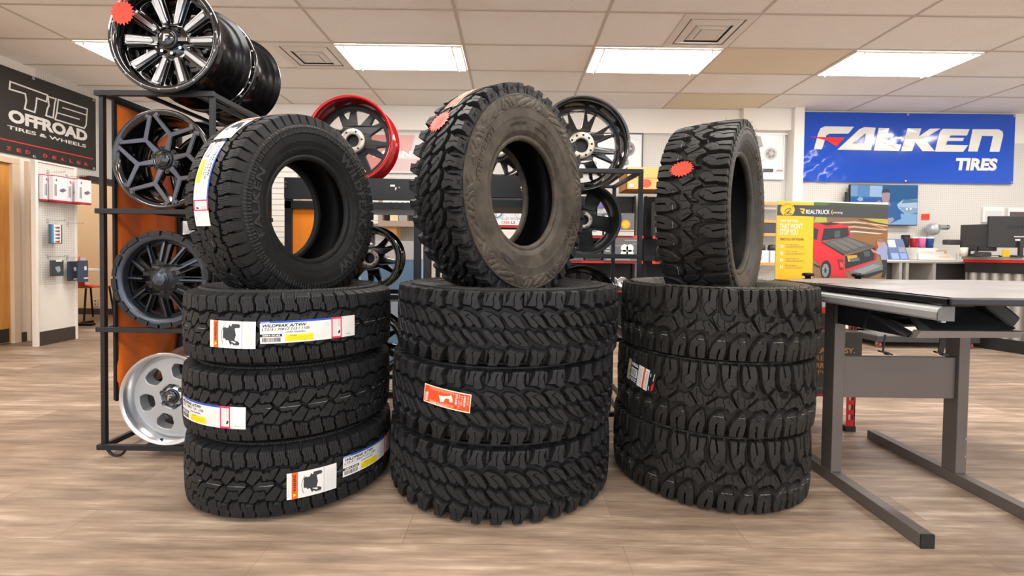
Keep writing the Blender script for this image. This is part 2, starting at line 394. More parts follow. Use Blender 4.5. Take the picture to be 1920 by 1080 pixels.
def make_tire(kind, mr, ms, mi):
    if kind == 'A':  R, Wt, hw, d, r0, N, side = .42, .119, .1392, .0180, .222, 27, .046
    elif kind == 'B': R, Wt, hw, d, r0, N, side = .508, .134, .1408, .0260, .248, 20, .050
    else: R, Wt, hw, d, r0, N, side = .430, .1375, .1440, .0220, .262, 18, .034
    P = 2 * pi * R / N
    du = .00145 if kind == 'A' else .0018; nu1 = int(round(P / du)); te = Wt + side
    nv = int(2 * te / .0017) | 1
    us = np.arange(nu1) / nu1 * P; vs = np.linspace(-te, te, nv)
    it = {'A': pattern_A, 'B': pattern_B, 'C': pattern_C}[kind](P)
    # bring the pattern into the tile 0..P
    it2 = []
    for k, p, w, h in it:
        cx = sum(x for x, y in p) / len(p); sft = -floor(cx / P) * P if k != 'pad' or abs(p[0][0]) > 1e-9 else 0
        it2.append((k, [(x + sft, y) for x, y in p], w, h))
    U, V = np.meshgrid(us, vs, indexing='ij')
    Ht = strip(it2, P, U, V)
    t = np.abs(vs)
    fade = np.clip((te - t) / .006, 0, 1); Ht = Ht * fade
    crown = .007
    axT = np.interp(t, [0, Wt, Wt + .004, te], [0, Wt, Wt + .003, hw - .004]) ; rT = np.interp(t, [0, Wt * .5, Wt * .8, Wt, Wt + .004, te], [R, R - crown * .2, R - crown * .5, R - crown, R - crown - .004, R - crown - side])
    axB = np.interp(t, [0, Wt, te], [0, Wt - .012, hw - .0045]); rB = np.interp(t, [0, Wt * .8, Wt, te], [R - d, R - d - crown * .5, R - d - crown - .006, R - crown - side - .0005])
    sg = np.sign(vs)
    nu = nu1 * N; ang = np.arange(nu) / nu * 2 * pi
    Hf = np.tile(Ht, (N, 1))
    ax = (axB + (axT - axB) * Hf) * sg; rr = rB + (rT - rB) * Hf
    co = np.stack([rr * np.cos(ang)[:, None], rr * np.sin(ang)[:, None], ax], -1)
    me = grid_mesh('tread', co, nu, nv, mr)
    me.set_sharp_from_angle(angle=radians(38))
    root = bpy.data.objects.new('tire', None); COL.objects.link(root)
    addmesh('tread', me, root)
    # sidewalls: relief of their own on the outer half
    re = R - crown - side
    prof = [(re, hw - .0045), (re - .006, hw + .001), (re - .030, hw + .002), (re - (re - r0) * .45, hw - .003), (r0 + .045, hw - .016), (r0 + .030, hw - .025), (r0 + .024, hw - .030), (r0 + .020, hw - .031), (r0 + .016, hw - .029), (r0 + .006, hw - .031), (r0, hw - .037), (r0 - .001, hw - .048), (r0 + .006, hw - .058), (r0 + .020, hw - .060)]
    seg = np.r_[0, np.cumsum([hypot(a[0] - b[0], a[1] - b[1]) for a, b in zip(prof[:-1], prof[1:])])]
    ns = int(seg[-1] / .0026); ss = np.linspace(0, seg[-1], ns)
    pr = np.interp(ss, seg, [p[0] for p in prof]); pz = np.interp(ss, seg, [p[1] for p in prof])
    na = {'A': 27 * 36, 'B': 1200, 'C': 720}[kind]; aa = np.arange(na) / na * 2 * pi
    Hs = np.zeros((na, ns))
    Ps = 2 * pi / {'A': 27, 'B': 10, 'C': 36}[kind]; n1 = na // {'A': 27, 'B': 10, 'C': 36}[kind]
    Uu, Ss = np.meshgrid(np.arange(n1) / n1 * Ps * R, ss, indexing='ij'); PR = Ps * R
    its = []
    def ring(s0, s1, h, w=.002): its.append(('pad', [(-PR, s0), (2 * PR, s0), (2 * PR, s1), (-PR, s1)], w, h))
    if kind == 'A':
        ring(.010, .013, 1); ring(seg[-1] * .50, seg[-1] * .512, .5)
        for x in (0, .5):
            for j, L in enumerate((.036, .026, .036)):
                x0 = (x + .06 + j * .15) * PR
                its.append(('pad', [(x0, .002), (x0 + .08 * PR, .002), (x0 + .08 * PR, L), (x0, L)], .002, .9))
            its.append(('pad', [((x + .05) * PR, .030), ((x + .44) * PR, .030), ((x + .44) * PR, .035), ((x + .05) * PR, .035)], .002, .7))
    elif kind == 'B':
        ring(.003, .008, 1.3); ring(.058, .0595, .6); ring(.098, .0995, .4); ring(.104, .1055, .4)
        q = lambda L: [(x * PR, y) for x, y in L]
        for p in ([(.02, .050), (.10, .020), (.16, .012), (.20, .018), (.15, .030), (.10, .054)],
                  [(.13, .054), (.17, .030), (.24, .016), (.28, .020), (.22, .034), (.20, .056)],
                  [(.30, .014), (.36, .014), (.44, .046), (.40, .052), (.33, .030)],
                  [(.42, .012), (.47, .014), (.56, .040), (.52, .048), (.45, .030)],
                  [(.24, .048), (.30, .036), (.38, .054), (.30, .057)],
                  [(.60, .014), (.90, .040), (.98, .054), (.90, .056), (.74, .044), (.58, .022)],
                  [(.60, .034), (.72, .052), (.66, .057), (.54, .052)],
                  [(.80, .014), (.96, .016), (1.0, .030), (.90, .028)]):
            its.append(('pad', q(p), .0025, 1))
    else:
        ring(.006, .010, .8); ring(seg[-1] * .42, seg[-1] * .43, .5)
        for j in range(2):
            its.append(('pad', [((.1 + .5 * j) * PR, .0), ((.35 + .5 * j) * PR, .0), ((.3 + .5 * j) * PR, .012), ((.1 + .5 * j) * PR, .012)], .002, 1))
    Ht = np.zeros(Uu.shape)
    for k, p, w, h in its:
        for s in (-PR, 0, PR):
            Ht = np.maximum(Ht, h * np.clip(1 + sdf([(x + s, y) for x, y in p], Uu, Ss) / w, 0, 1))
    Hs = np.tile(Ht, (na // n1, 1)) * .0032
    tz = np.gradient(pz, ss); trr = np.gradient(pr, ss)   # outward normal of the profile
    nr, nz = tz * 1.0, -trr * 1.0
    for sgn in (1, -1):
        r_ = pr + Hs * nr * (1); z_ = (pz + Hs * nz)
        if sgn == -1: r_ = pr + Hs * nr
        co = np.stack([r_ * np.cos(aa)[:, None], r_ * np.sin(aa)[:, None], z_ * sgn], -1)
        addmesh('sidewall', grid_mesh('sidewall', co, na, ns, ms, flip=(sgn == 1)), root)
    # inner liner
    b = MB(); b.lathe([(r0 + .020, hw - .060), (r0 + .06, hw - .022), (R - .10, hw - .012), (R - .045, hw - .028), (R - .035, hw - .06), (R - .034, 0), (R - .035, -hw + .06), (R - .045, -hw + .028), (R - .10, -hw + .012), (r0 + .06, -hw + .022), (r0 + .020, -hw + .060)], 120, mi)
    b.build('inner_liner', root)
    root['dims'] = [R, hw, r0, re]
    return root
def surf_z(kind, r):
    R, hw, r0, re = DIM[kind]
    P = [(r0 + .016, hw - .029), (r0 + .030, hw - .025), (r0 + .045, hw - .016), (re - (re - r0) * .45, hw - .003), (re - .030, hw + .002), (re - .006, hw + .001), (re, hw - .0045)]
    return float(np.interp(r, [p[0] for p in P], [p[1] for p in P]))
def side_text(b, kind, s, r, deg, h, m, bold=.02, space=1.1, w=None, side=1, ext=.0034):
    def T(p):
        a = radians(deg) - side * p[0] / r; rr = r + p[1]
        return (rr * cos(a), rr * sin(a), side * (surf_z(kind, rr) - .0006 + p[2]))
    if kind == 'A': ext = .0045
    b.text(s, 0, 0, h, m, T=T, bold=bold, ext=ext, space=space, w=w)
def wrapT(R, a0, v0, tilt=0., R2=None):
    """sticker frame on the tread: u along the circumference, v across"""
    ct, st = cos(tilt), sin(tilt)
    def T(p):
        u = p[0] * ct - p[1] * st; v = p[0] * st + p[1] * ct
        a = radians(a0) + u / R; vv = v0 + v
        rr = R + .0016 - .007 * (abs(vv) / .13) ** 2.2 + p[2]
        return (rr * cos(a), rr * sin(a), vv)
    return T
def grid_rect(b, x0, x1, y0, y1, m, T, z=0., st=.012):
    nx = max(1, int(abs(x1 - x0) / st)); ny = max(1, int(abs(y1 - y0) / .03))
    vs = [(x0 + (x1 - x0) * i / nx, y0 + (y1 - y0) * j / ny, z) for i in range(nx + 1) for j in range(ny + 1)]
    fs = [(i * (ny + 1) + j, (i + 1) * (ny + 1) + j, (i + 1) * (ny + 1) + j + 1, i * (ny + 1) + j + 1) for i in range(nx) for j in range(ny)]
    b.add(vs, fs, m, T=T)


def whiskers(root, R, hw, n, seed, zmin=0.):
    """moulding hairs left on new tires"""
    b = MB(); rr = random.Random(seed)
    for i in range(n):
        a = rr.uniform(0, 2 * pi); top = rr.random() < .7
        r = R - rr.uniform(.012, .05) if top else R - .002; z = hw - rr.uniform(.0, .006) if top else rr.uniform(zmin, hw * .9)
        p = Vector((r * cos(a), r * sin(a), z)); d = Vector((cos(a) * .5, sin(a) * .5, .9)) if top else Vector((cos(a), sin(a), .1))
        d += Vector((rr.uniform(-.5, .5), rr.uniform(-.5, .5), rr.uniform(-.2, .2))); d.normalize(); L = rr.uniform(.006, .016); q = p + d * L; s = q + Vector((rr.uniform(-1, 1), rr.uniform(-1, 1), rr.uniform(-1, 1))) * .005
        b.cyl(p, q, .0006, INN, 4, r1=.0005); b.cyl(q, s, .0005, INN, 4, r1=.0002)
    o = b.build('rubber_hairs', root); o['kind'] = 'stuff'; return o
RB_A = rubber('rubber_all_terrain', '#1d1e20', 0.0, .42)
RB_B = rubber('rubber_mud', '#1e1f21')
RB_C = rubber('rubber_stack_right', '#22211f', -.062, .43)
SW_A = rubber('rubber_sidewall_black', '#202122')
SW_B = rubber('rubber_sidewall_brown', '#3d3730', dust=.5)
SW_C = rubber('rubber_sidewall_grey', '#383633', dust=.25)
INN = rubber('rubber_inner', '#0d0e10')
TA = make_tire('A', RB_A, SW_A, INN); TB = make_tire('B', RB_B, SW_B, INN); TC = make_tire('C', RB_C, SW_C, INN)
DIM = {'A': list(TA['dims']), 'B': list(TB['dims']), 'C': list(TC['dims'])}
for t_ in (TA, TB, TC): del t_['dims']
def lettering(kind, root, specs, m, side=1):
    for s, r, deg, h, kw in specs:
        b = MB(); side_text(b, kind, s, r, deg, h, m, side=side, **kw); b.build('lettering', root)
LET_A = rubber('rubber_letters', '#38393a')
lettering('A', TA, [('WILDPEAK A/T4W', .288, 60, .040, dict(bold=.03, w=.62)), ('FALKEN', .298, 205, .036, dict(bold=.03, w=.26)),
    ('LT315/70R17 113/110S  LOAD RANGE C', .262, 150, .010, {}), ('MAX LOAD SINGLE 1150kg (2535LBS)  TUBELESS  RADIAL', .260, 40, .008, {})], LET_A)
lettering('B', TB, [('XTREME MT2', .350, 178, .030, dict(bold=.02, space=1.05)), ('PRO COMP', .365, -12, .024, dict(bold=.012, space=1.15)), ('40x13.50R17LT', .318, 118, .013, {}), ('MAX LOAD 1570kg', .316, 84, .008, {})], SW_B)
lettering('C', TC, [('PATAGONIA M/T', .322, 66, .030, dict(bold=.0, space=1.15)), ('35x12.50R20LT', .318, 215, .018, {})], SW_C)
b = MB()
ov = [(.058 * cos(a), .016 * sin(a)) for a in np.linspace(0, 2 * pi, 28, endpoint=False)]
def TO(p):
    r = .352; a = radians(-118) - (-p[0]) / r; rr = r - p[1]
    return (rr * cos(a), rr * sin(a), surf_z('B', rr) + p[2])
b.prism(ov, -.001, .0012, mat('rubber_badge', '#24211f', .6), T=TO); b.text('TRI-PLY', 0, -.006, .012, SW_B, T=TO, z=.001, ext=.0015, bold=.02, align='CENTER')
b.build('oval_badge', TB)

# --- stickers
WHT = mat('sticker_white', '#e4e4e2', .35); SBLU = flat('#1b4fb4'); SBLK = flat('#15161a'); SYEL = flat('#f2dc14'); SPNK = flat('#e8305f'); SORG = flat('#f0641e'); SGRY = flat('#a9aaad'); SGR2 = flat('#c9cac9')
def sticker_main(root, R, a0, v0, tilt=0., L=.345, H=.082):
    T = wrapT(R, a0, v0, tilt); b = MB(); e = .0003
    grid_rect(b, 0, L, 0, H, WHT, T)
    X = L / 1620.; Yh = H / 385.
    grid_rect(b, 0, 1155 * X, H * .915, H, SBLU, T, e)
    b.text('FALKEN', 20 * X, H * .93, H * .05, WHT, T, 2 * e, .02, w=140 * X)
    b.text('WILDPEAK A/T4W', 30 * X, H * .735, H * .135, SBLK, T, e, .03, w=700 * X, shear=.25)
    b.text('LT315 / 70R17 113 / 110S', 25 * X, H * .58, H * .115, SBLK, T, e, .02, w=760 * X, shear=.2)
    for k in range(2): grid_rect(b, 25 * X, 330 * X, H * (.53 - .03 * k), H * (.54 - .03 * k), SGR2, T, e)
    b.text('LOAD RANGE:C', 395 * X, H * .455, H * .07, SBLK, T, e, .02, w=330 * X, shear=.2)
    grid_rect(b, 0, 345 * X, H * .30, H * .42, SBLK, T, e); b.text('2884-0144', 35 * X, H * .325, H * .075, WHT, T, 2 * e, .03, w=280 * X)
    x = 30.
    while x < 320: w = RND.choice((4, 7, 11)); grid_rect(b, x * X, (x + w) * X, H * .07, H * .26, SBLK, T, e); x += w + RND.choice((5, 9))
    grid_rect(b, 395 * X, 850 * X, H * .06, H * .37, SYEL, T, e); b.text('CAUTION', 470 * X, H * .30, H * .045, SBLK, T, 2 * e, .02)
    for k in range(5): grid_rect(b, 415 * X, (830 - 60 * (k % 2)) * X, H * (.26 - .04 * k), H * (.267 - .04 * k), flat('#a89a20'), T, 2 * e)
    for k in range(9): grid_rect(b, (890 + 26 * k) * X, (894 + 26 * k) * X, H * .08, H * .55, SGR2, T, e)
    b.stroke([(1050 * X, H * .66), (1080 * X, H * .8), (1110 * X, H * .66)], .0008, SGRY, T, e, True)
    # red bordered warning box
    for r4 in ((1155, 1350, .915, 1.0), (1155, 1350, 0, .085), (1155, 1178, 0, 1), (1328, 1350, 0, 1)): grid_rect(b, r4[0] * X, r4[1] * X, r4[2] * H, r4[3] * H, SPNK, T, 1.5 * e)
    for k in range(6): grid_rect(b, (1190 + 12 * k) * X, (1194 + 12 * k) * X, H * .14, H * .85, SGR2, T, e)
    for cy in (.80, .62):
        b.stroke([(1298 * X + .0048 * cos(a), H * cy + .0048 * sin(a)) for a in np.linspace(0, 2 * pi, 12, endpoint=False)], .0009, flat('#8a3244'), T, e, True)
    b.poly([(1275 * X, H * .2), (1290 * X, H * .36), (1320 * X, H * .36), (1312 * X, H * .22)], SBLK, T, 2 * e)
    grid_rect(b, 1430 * X, 1530 * X, H * .12, H * .15, SGRY, T, e)
    o = b.build('size_label', root); o['label'] = 'white printed size label with blue top stripe'; return o
def sticker_warn(root, R, a0, v0, tilt=0., L=.178, H=.100):
    T = wrapT(R, a0, v0, tilt); b = MB(); e = .0003
    grid_rect(b, 0, L, 0, H, WHT, T)
    X = L / 900.
    for k in range(2): grid_rect(b, (25 + 20 * k) * X, (29 + 20 * k) * X, H * .08, H * .85, SGR2, T, e)
    grid_rect(b, 88 * X, 188 * X, 0, H, SORG, T, e)
    for x in (86, 186): grid_rect(b, x * X, (x + 4) * X, 0, H, SBLK, T, 1.3 * e)
    def TR(p): return T((158 * X - p[1], H * .27 + p[0], p[2]))
    b.text('WARNING', 0, 0, 50 * X, SBLK, TR, 2 * e, .03, w=H * .66)
    b.poly([(108 * X, H * .07), (178 * X, H * .15), (108 * X, H * .23)], SYEL, T, 2 * e)
    b.stroke([(108 * X, H * .07), (178 * X, H * .15), (108 * X, H * .23)], .0009, SBLK, T, 2.2 * e, True)
    sil = [(290, .36), (292, .74), (345, .78), (350, .74), (400, .76), (420, .86), (455, .80), (470, .90), (600, .90), (625, .84), (610, .76), (560, .76), (520, .74), (545, .5), (520, .30), (590, .26), (612, .20), (600, .12), (500, .12), (470, .18), (440, .12), (420, .20), (400, .30), (350, .28), (345, .34)]
    b.poly([(x * X, y * H) for x, y in sil], flat('#33383d'), T, e)
    b.stroke([(315 * X, H * .82), (270 * X, H * .66), (256 * X, H * .48), (268 * X, H * .3), (290 * X, H * .16)], .0016, SBLK, T, e)
    grid_rect(b, 655 * X, 660 * X, 0, H, SBLK, T, e)
    for k in range(11): grid_rect(b, (690 + 18 * k) * X, (694 + 18 * k) * X, H * .06, H * (.92 - .06 * (k % 3)), SGR2, T, e)
    o = b.build('warning_label', root); o['label'] = 'white label with orange WARNING strip'; return o
def sticker_orange(root, R, a0, v0, tilt=0., L=.205, H=.070, white_tail=False):
    T = wrapT(R, a0, v0, tilt); b = MB(); e = .0003; X = L / 1550.
    grid_rect(b, 0, L, 0, H, mat('sticker_cream', '#efe3c8', .4), T)
    grid_rect(b, .003, L - .003, .004, H - .004, flat('#ee4a1c', .35), T, e)
    grid_rect(b, 230 * X, 1040 * X, .006, H - .005, flat('#f2795c', .35), T, 1.4 * e)
    grid_rect(b, 60 * X, 130 * X, H * .12, H * .56, WHT, T, 2 * e)
    for k in range(7): grid_rect(b, 70 * X, 120 * X, H * (.16 + .055 * k), H * (.185 + .055 * k), SBLK, T, 3 * e)
    def TR(x):
        return lambda p: T((x * X - p[1], H * .12 + p[0], p[2]))
    def TD(x):
        return lambda p: T((x * X + p[1], H * .88 - p[0], p[2]))
    b.text('771340', 0, 0, 46 * X, WHT, TR(170), 2 * e, .03, w=H * .5)
    b.text('771340', 250 * X, H * .07, H * .09, WHT, T, 2 * e, .03, w=230 * X); b.text('40X13.50R17LT', 510 * X, H * .07, H * .075, SGR2, T, 2 * e, .02, w=350 * X)
    b.text('771340', 0, 0, 60 * X, WHT, TD(1085), 2 * e, .04, w=H * .56); b.text('40X13.50R17LT', 0, 0, 50 * X, SGR2, TD(1180), 2 * e, .0, w=H * .75)
    b.text('XTREME MT2', 0, 0, 56 * X, WHT, TD(1340), 2 * e, .03, w=H * .6, shear=.2); b.text('121Q', 0, 0, 50 * X, WHT, TD(1260), 2 * e, .0, w=H * .5)
    b.text('PRO COMP', 0, 0, 50 * X, SGRY, TD(1440), 2 * e, .03, w=H * .5)
    b.poly([(540 * X, H * .60), (620 * X, H * .27), (1010 * X, H * .40), (1010 * X, H * .52), (960 * X, H * .75), (700 * X, H * .60)], flat('#e6e2da'), T, 2.5 * e)
    if white_tail: grid_rect(b, -.11, 0, .002, H - .002, flat('#ece4df'), T, e)
    o = b.build('size_label', root); o['label'] = 'orange and white printed size label'; return o
def sticker_right(root, R, a0, v0, tilt=0.):
    T = wrapT(R, a0, v0, tilt); b = MB(); e = .0003; L, H = .178, .094
    grid_rect(b, 0, L, 0, H, flat('#1a1b1f'), T)
    grid_rect(b, 0, L * .12, 0, H, flat('#b5a98e'), T, e)
    grid_rect(b, L * .15, L * .40, H * .27, H * .70, WHT, T, e)
    for k in range(6): grid_rect(b, L * (.165 + .036 * k), L * (.183 + .036 * k), H * .31, H * .66, SBLK, T, 2 * e)
    def TR(x, y): return lambda p: T((x - p[0], y - p[1], p[2]))
    b.text('2221', 0, 0, H * .15, WHT, TR(L * .4, H * .20), e, .04, w=L * .25); b.text('9501', 0, 0, H * .15, WHT, TR(L * .4, H * .94), e, .04, w=L * .25)
    grid_rect(b, L * .43, L * .79, 0, H, WHT, T, e); grid_rect(b, L * .61, L * .67, 0, H, flat('#e8582a'), T, 2 * e)
    for k in range(4): grid_rect(b, L * (.45 + .035 * k), L * (.458 + .035 * k), H * .08, H * .9, SGRY, T, 2 * e)
    for k in range(3): grid_rect(b, L * (.70 + .025 * k), L * (.706 + .025 * k), H * .08, H * .9, flat('#4a4a4a'), T, 2 * e)
    b.poly([(L * .90, H * .06), (L * .96, H * .2), (L * .955, H * .55), (L * .90, H * .34)], flat('#d8261c'), T, e)
    b.stroke([(L * .835, H * .1), (L * .835, H * .85)], .004, SGR2, T, e); b.stroke([(L * .925, H * .58), (L * .94, H * .9)], .003, WHT, T, e)
    o = b.build('size_label', root); o['label'] = 'black and white size label with red logo'; return o
def star_tag(root, T, rad, name='price_tag', ax=1., bumpy=.0, lines=True):
    b = MB(); n = 20; P = []
    for i in range(2 * n):
        r = rad * (1 if i % 2 else .80) * (1 + .05 * sin(i * 2.3)); a = pi * i / n
        P.append((r * cos(a) * ax, r * sin(a)))
    b.prism(P, 0, .0008, flat('#ff3b22', .4), T=T)
    if lines:
        for k in range(4): b.rect(-rad * .5, rad * (.5 - .12 * (k % 2)), rad * (.32 - .2 * k), rad * (.36 - .2 * k), flat('#d4542e'), T, .0011, nu=3)
    o = b.build(name, root); o['label'] = 'bright orange red starburst price tag'; return o

def stack(proto, first, x, y, pitch, z0, rots, labels, group, offs=((0, 0),) * 3):
    out = []
    for i in range(3):
        o = proto if first and i == 0 else copy_tree(proto)
        dx, dy = offs[i]
        o.matrix_world = Matrix.Translation((x + dx, y + dy, z0 + pitch * i)) @ Matrix.Rotation(radians(rots[i]), 4, 'Z')
        props(o, labels[i], 'tire', group); out.append(o)
    return out
# order: bottom, middle, top
SA = stack(TA, True, -.977, 2.094, .288, .146, (0, 40, 85), (
    'all terrain tire lying flat on the floor at the bottom of the left stack',
    'all terrain tire lying flat in the middle of the left stack',
    'all terrain tire lying flat on top of the left stack, WARNING label at its left'), 'tires stacked on the left', ((0, 0), (-.008, 0), (-.005, 0)))
SB = stack(TB, True, -.025, 2.18, .2945, .149, (0, 7, 3), (
    'chunky mud tire lying flat on the floor at the bottom of the middle stack',
    'chunky mud tire with an orange size label lying in the middle of the centre stack',
    'chunky mud tire lying flat on top of the middle stack under the brown upright tire'), 'tires stacked in the middle', ((-.02, 0), (-.012, 0), (.01, 0)))
SCc = stack(TC, True, .953, 2.20, .2975, .151, (0, 33, 61), (
    'mud terrain tire lying flat on the floor at the bottom of the right stack',
    'mud terrain tire with small black and white label, middle of the right stack',
    'mud terrain tire lying flat on top of the right stack beside the desk'), 'tires stacked on the right', ((-.015, 0), (0, 0), (.012, 0)))
def on(o, deg):  # angle in the tire's own frame
    return deg - degrees(o.matrix_world.to_euler().z)
sticker_main(SA[2], .42, on(SA[2], -80.9), -.049, .012); sticker_warn(SA[2], .42, on(SA[2], -107.4), -.064, -.02)
sticker_main(SA[1], .42, on(SA[1], -134.5), -.068, -.02)
sticker_main(SA[0], .42, on(SA[0], -41.5), -.03, -.02); sticker_warn(SA[0], .42, on(SA[0], -69.3), -.062, -.0)
sticker_orange(SB[1], .508, on(SB[1], -125.6), .0, -.085)
sticker_right(SCc[1], .43, on(SCc[1], -166.8), .006, -.17)

# upright tires
def upright(proto, x, y, z, n, label, spin=0):
    o = copy_tree_clean(proto)
    o.matrix_world = Matrix.Translation((x, y, z)) @ face_rot(*n).to_4x4() @ Matrix.Rotation(radians(spin), 4, 'Z')
    return props(o, label, 'tire', 'tires standing on the stacks')
def copy_tree_clean(proto):
    c = proto.copy(); COL.objects.link(c)
    for ch in proto.children:
        if 'label' in ch.name.split('.')[0]: continue
        d = ch.copy(); COL.objects.link(d); d.parent = c
    for k in ('label',): 
        if k in c: del c[k]
    return c
TBX = copy_tree_clean(TB)
for t_ in SB:
    for ch in t_.children:
        if ch.name.startswith('sidewall'): ch.data = ch.data.copy(); ch.data.materials[0] = SW_A
UA = upright(TA, -1.005, 2.13, 1.199, (.93, -.37), 'black all terrain tire standing upright on the left stack with a white label strip')
UB = upright(TBX, -.020, 2.19, 1.288, (.775, -.63), 'large mud tire with brown sidewall standing upright on the middle stack')
UC = upright(TC, .972, 2.22, 1.212, (.79, -.61), 'mud terrain tire standing upright on the right stack, red starburst on its tread')
UB.scale = (.965,) * 3
for ch in list(TBX.children): bpy.data.objects.remove(ch)
bpy.data.objects.remove(TBX)
sticker_main(UA, .42, 146, -.058, 0); sticker_warn(UA, .42, 119, -.064, 0.); sticker_orange(UB, .508, 116, -.05, 0., .20, .075)
_t = wrapT(.508, 149, -.016); star_tag(UB, lambda p: _t((p[0], p[1], p[2] + .004)), .056)
_t2 = wrapT(.43, 158, -.035); star_tag(UC, lambda p: _t2((p[0], p[1], p[2] + .004)), .050, ax=.75, lines=False)

whiskers(SCc[2], .43, .146, 320, 5); whiskers(UC, .43, .146, 110, 8); whiskers(UB, .506, .14, 70, 9); whiskers(SA[2], .42, .144, 60, 11)
# ------------------------------------------------------------------ room shell
def m_floor():
    t = NT('floor_planks'); b = t.b; o = t.obj()
    br = t.new('ShaderNodeTexBrick'); br.offset = .37; br.offset_frequency = 2
    for k, v in (('Scale', 1.), ('Mortar Size', .0011), ('Mortar Smooth', .2), ('Bias', 0), ('Brick Width', 1.22), ('Row Height', .182)): br.inputs[k].default_value = v
    br.inputs['Color1'].default_value = (0, 0, 0, 1); br.inputs['Color2'].default_value = (1, 1, 1, 1); br.inputs['Mortar'].default_value = (.5, .5, .5, 1)
    t.link(t.mapping(o, loc=(.37, .05, 0)), br.inputs['Vector'])
    g1 = t.noise(t.mapping(o, (1.3, 9, 1)), 1.6, 5, .6); g2 = t.noise(t.mapping(o, (5, 90, 1)), 1.5, 4, .65); g3 = t.noise(t.mapping(o, (2.2, 26, 1)), 1.3, 3, .6)
    pl = t.n.new('ShaderNodeRGBToBW'); t.link(br.outputs['Color'], pl.inputs[0])
    f = t.math('ADD', t.math('MULTIPLY', g1, .95), t.math('MULTIPLY', g3, .55)); f = t.math('ADD', f, t.math('MULTIPLY', pl.outputs[0], .22)); f = t.math('ADD', f, t.math('MULTIPLY', g2, .30))
    cr = t.new('ShaderNodeValToRGB'); e = cr.color_ramp.elements; e[0].position = .62; e[0].color = (*lin('#7c6a5a'), 1); e[1].position = 1.32; e[1].color = (*lin('#c9b7a4'), 1)
    cr.color_ramp.elements.new(.82).color = (*lin('#a08b78'), 1); cr.color_ramp.elements.new(1.0).color = (*lin('#b5a08c'), 1)
    t.link(t.math('MULTIPLY', f, .76), cr.inputs[0])
    dk = t.math('SUBTRACT', 1, br.outputs['Fac'])
    c = t.mix(t.math('MULTIPLY', br.outputs['Fac'], .55), cr.outputs[0], lin('#4e4035'))
    t.link(c, b.inputs['Base Color']); t.link(t.ramp(g2, .3, .7, .38, .52), b.inputs['Roughness']); b.inputs['Specular IOR Level'].default_value = .35
    t.bump(t.math('ADD', g2, t.math('MULTIPLY', dk, .5)), .12, .001); return t.m
def m_ceiling():
    t = NT('ceiling_tile'); b = t.b; o = t.obj()
    sep = t.n.new('ShaderNodeSeparateXYZ'); t.link(o, sep.inputs[0])
    ix = t.math('FLOOR', t.math('DIVIDE', t.math('ADD', sep.outputs[0], .48), 1.22)); iy = t.math('FLOOR', t.math('DIVIDE', t.math('SUBTRACT', sep.outputs[1], 3.72), .61))
    cb = t.n.new('ShaderNodeCombineXYZ'); t.link(ix, cb.inputs[0]); t.link(iy, cb.inputs[1])
    wn = t.n.new('ShaderNodeTexWhiteNoise'); wn.noise_dimensions = '3D'; t.link(cb.outputs[0], wn.inputs['Vector'])
    c = t.mix(wn.outputs['Value'], lin('#ece8e2'), lin('#f2eee8')); c = t.mix(t.ramp(wn.outputs['Value'], .9, .97, 0, 1), c, lin('#e0d0b2'))
    sp = t.noise(o, 95, 2, .9); c = t.mix(t.ramp(sp, .62, .68, 0, .45), c, lin('#a89b8c')); c = t.mix(t.ramp(t.noise(o, .9, 3, .6), .5, .72, 0, .35), c, lin('#dccbb4'))
    t.link(c, b.inputs['Base Color']); b.inputs['Roughness'].default_value = .9; t.bump(sp, .3, .002); return t.m
def m_peg(name, col, hole, axes=(0, 2), pitch=.0254, r=.0034):
    t = NT(name); b = t.b; o = t.obj(); sep = t.n.new('ShaderNodeSeparateXYZ'); t.link(o, sep.inputs[0])
    q = []
    for a in axes:
        f = t.math('SUBTRACT', t.math('FRACT', t.math('DIVIDE', sep.outputs[a], pitch)), .5); q.append(t.math('MULTIPLY', f, f))
    d = t.math('SQRT', t.math('ADD', q[0], q[1])); h = t.ramp(d, r / pitch - .03, r / pitch + .05, 1, 0)
    c = t.mix(h, lin(col), lin(hole)); t.link(c, b.inputs['Base Color']); b.inputs['Roughness'].default_value = .6; return t.m
FLOOR = m_floor(); CEIL = m_ceiling()
WALL = mat('wall_paint', '#ebe6de', .75, bump=.05); WARM = mat('wall_paint_warm', '#e9cfa9', .8); TRIMW = mat('trim_white', '#e6e1d9', .5)
PEG = m_peg('pegboard_white', '#cfcdc8', '#8d867b'); PEGX = m_peg('pegboard_side', '#d8d5cd', '#8d867b', (1, 2)); BASEB = mat('baseboard_rubber', '#41352d', .6)
TBAR = mat('ceiling_grid_bar', '#bfb3a5', .5)
XL, XR, YB, YF, ZC = -5.2, 8.2, 6.15, -3.6, 2.944
b = MB(); b.box(-9.2, XR + .1, YF - .1, 9., -.06, 0, FLOOR); struct(b, 'floor')
b = MB(); b.box(-9.2, XR + .1, YF - .1, 9., ZC, ZC + .05, CEIL); struct(b, 'ceiling')
k = 1
b = MB()
for i in range(-7, 8):
    x = -.48 + 1.22 * i; b.box(x - .012, x + .012, YF, YB, ZC - .004, ZC, TBAR)
for j in range(-12, 5):
    y = 3.72 + .61 * j; b.box(XL, XR, y - .012, y + .012, ZC - .0045, ZC, TBAR)
struct(b, 'trim_1')
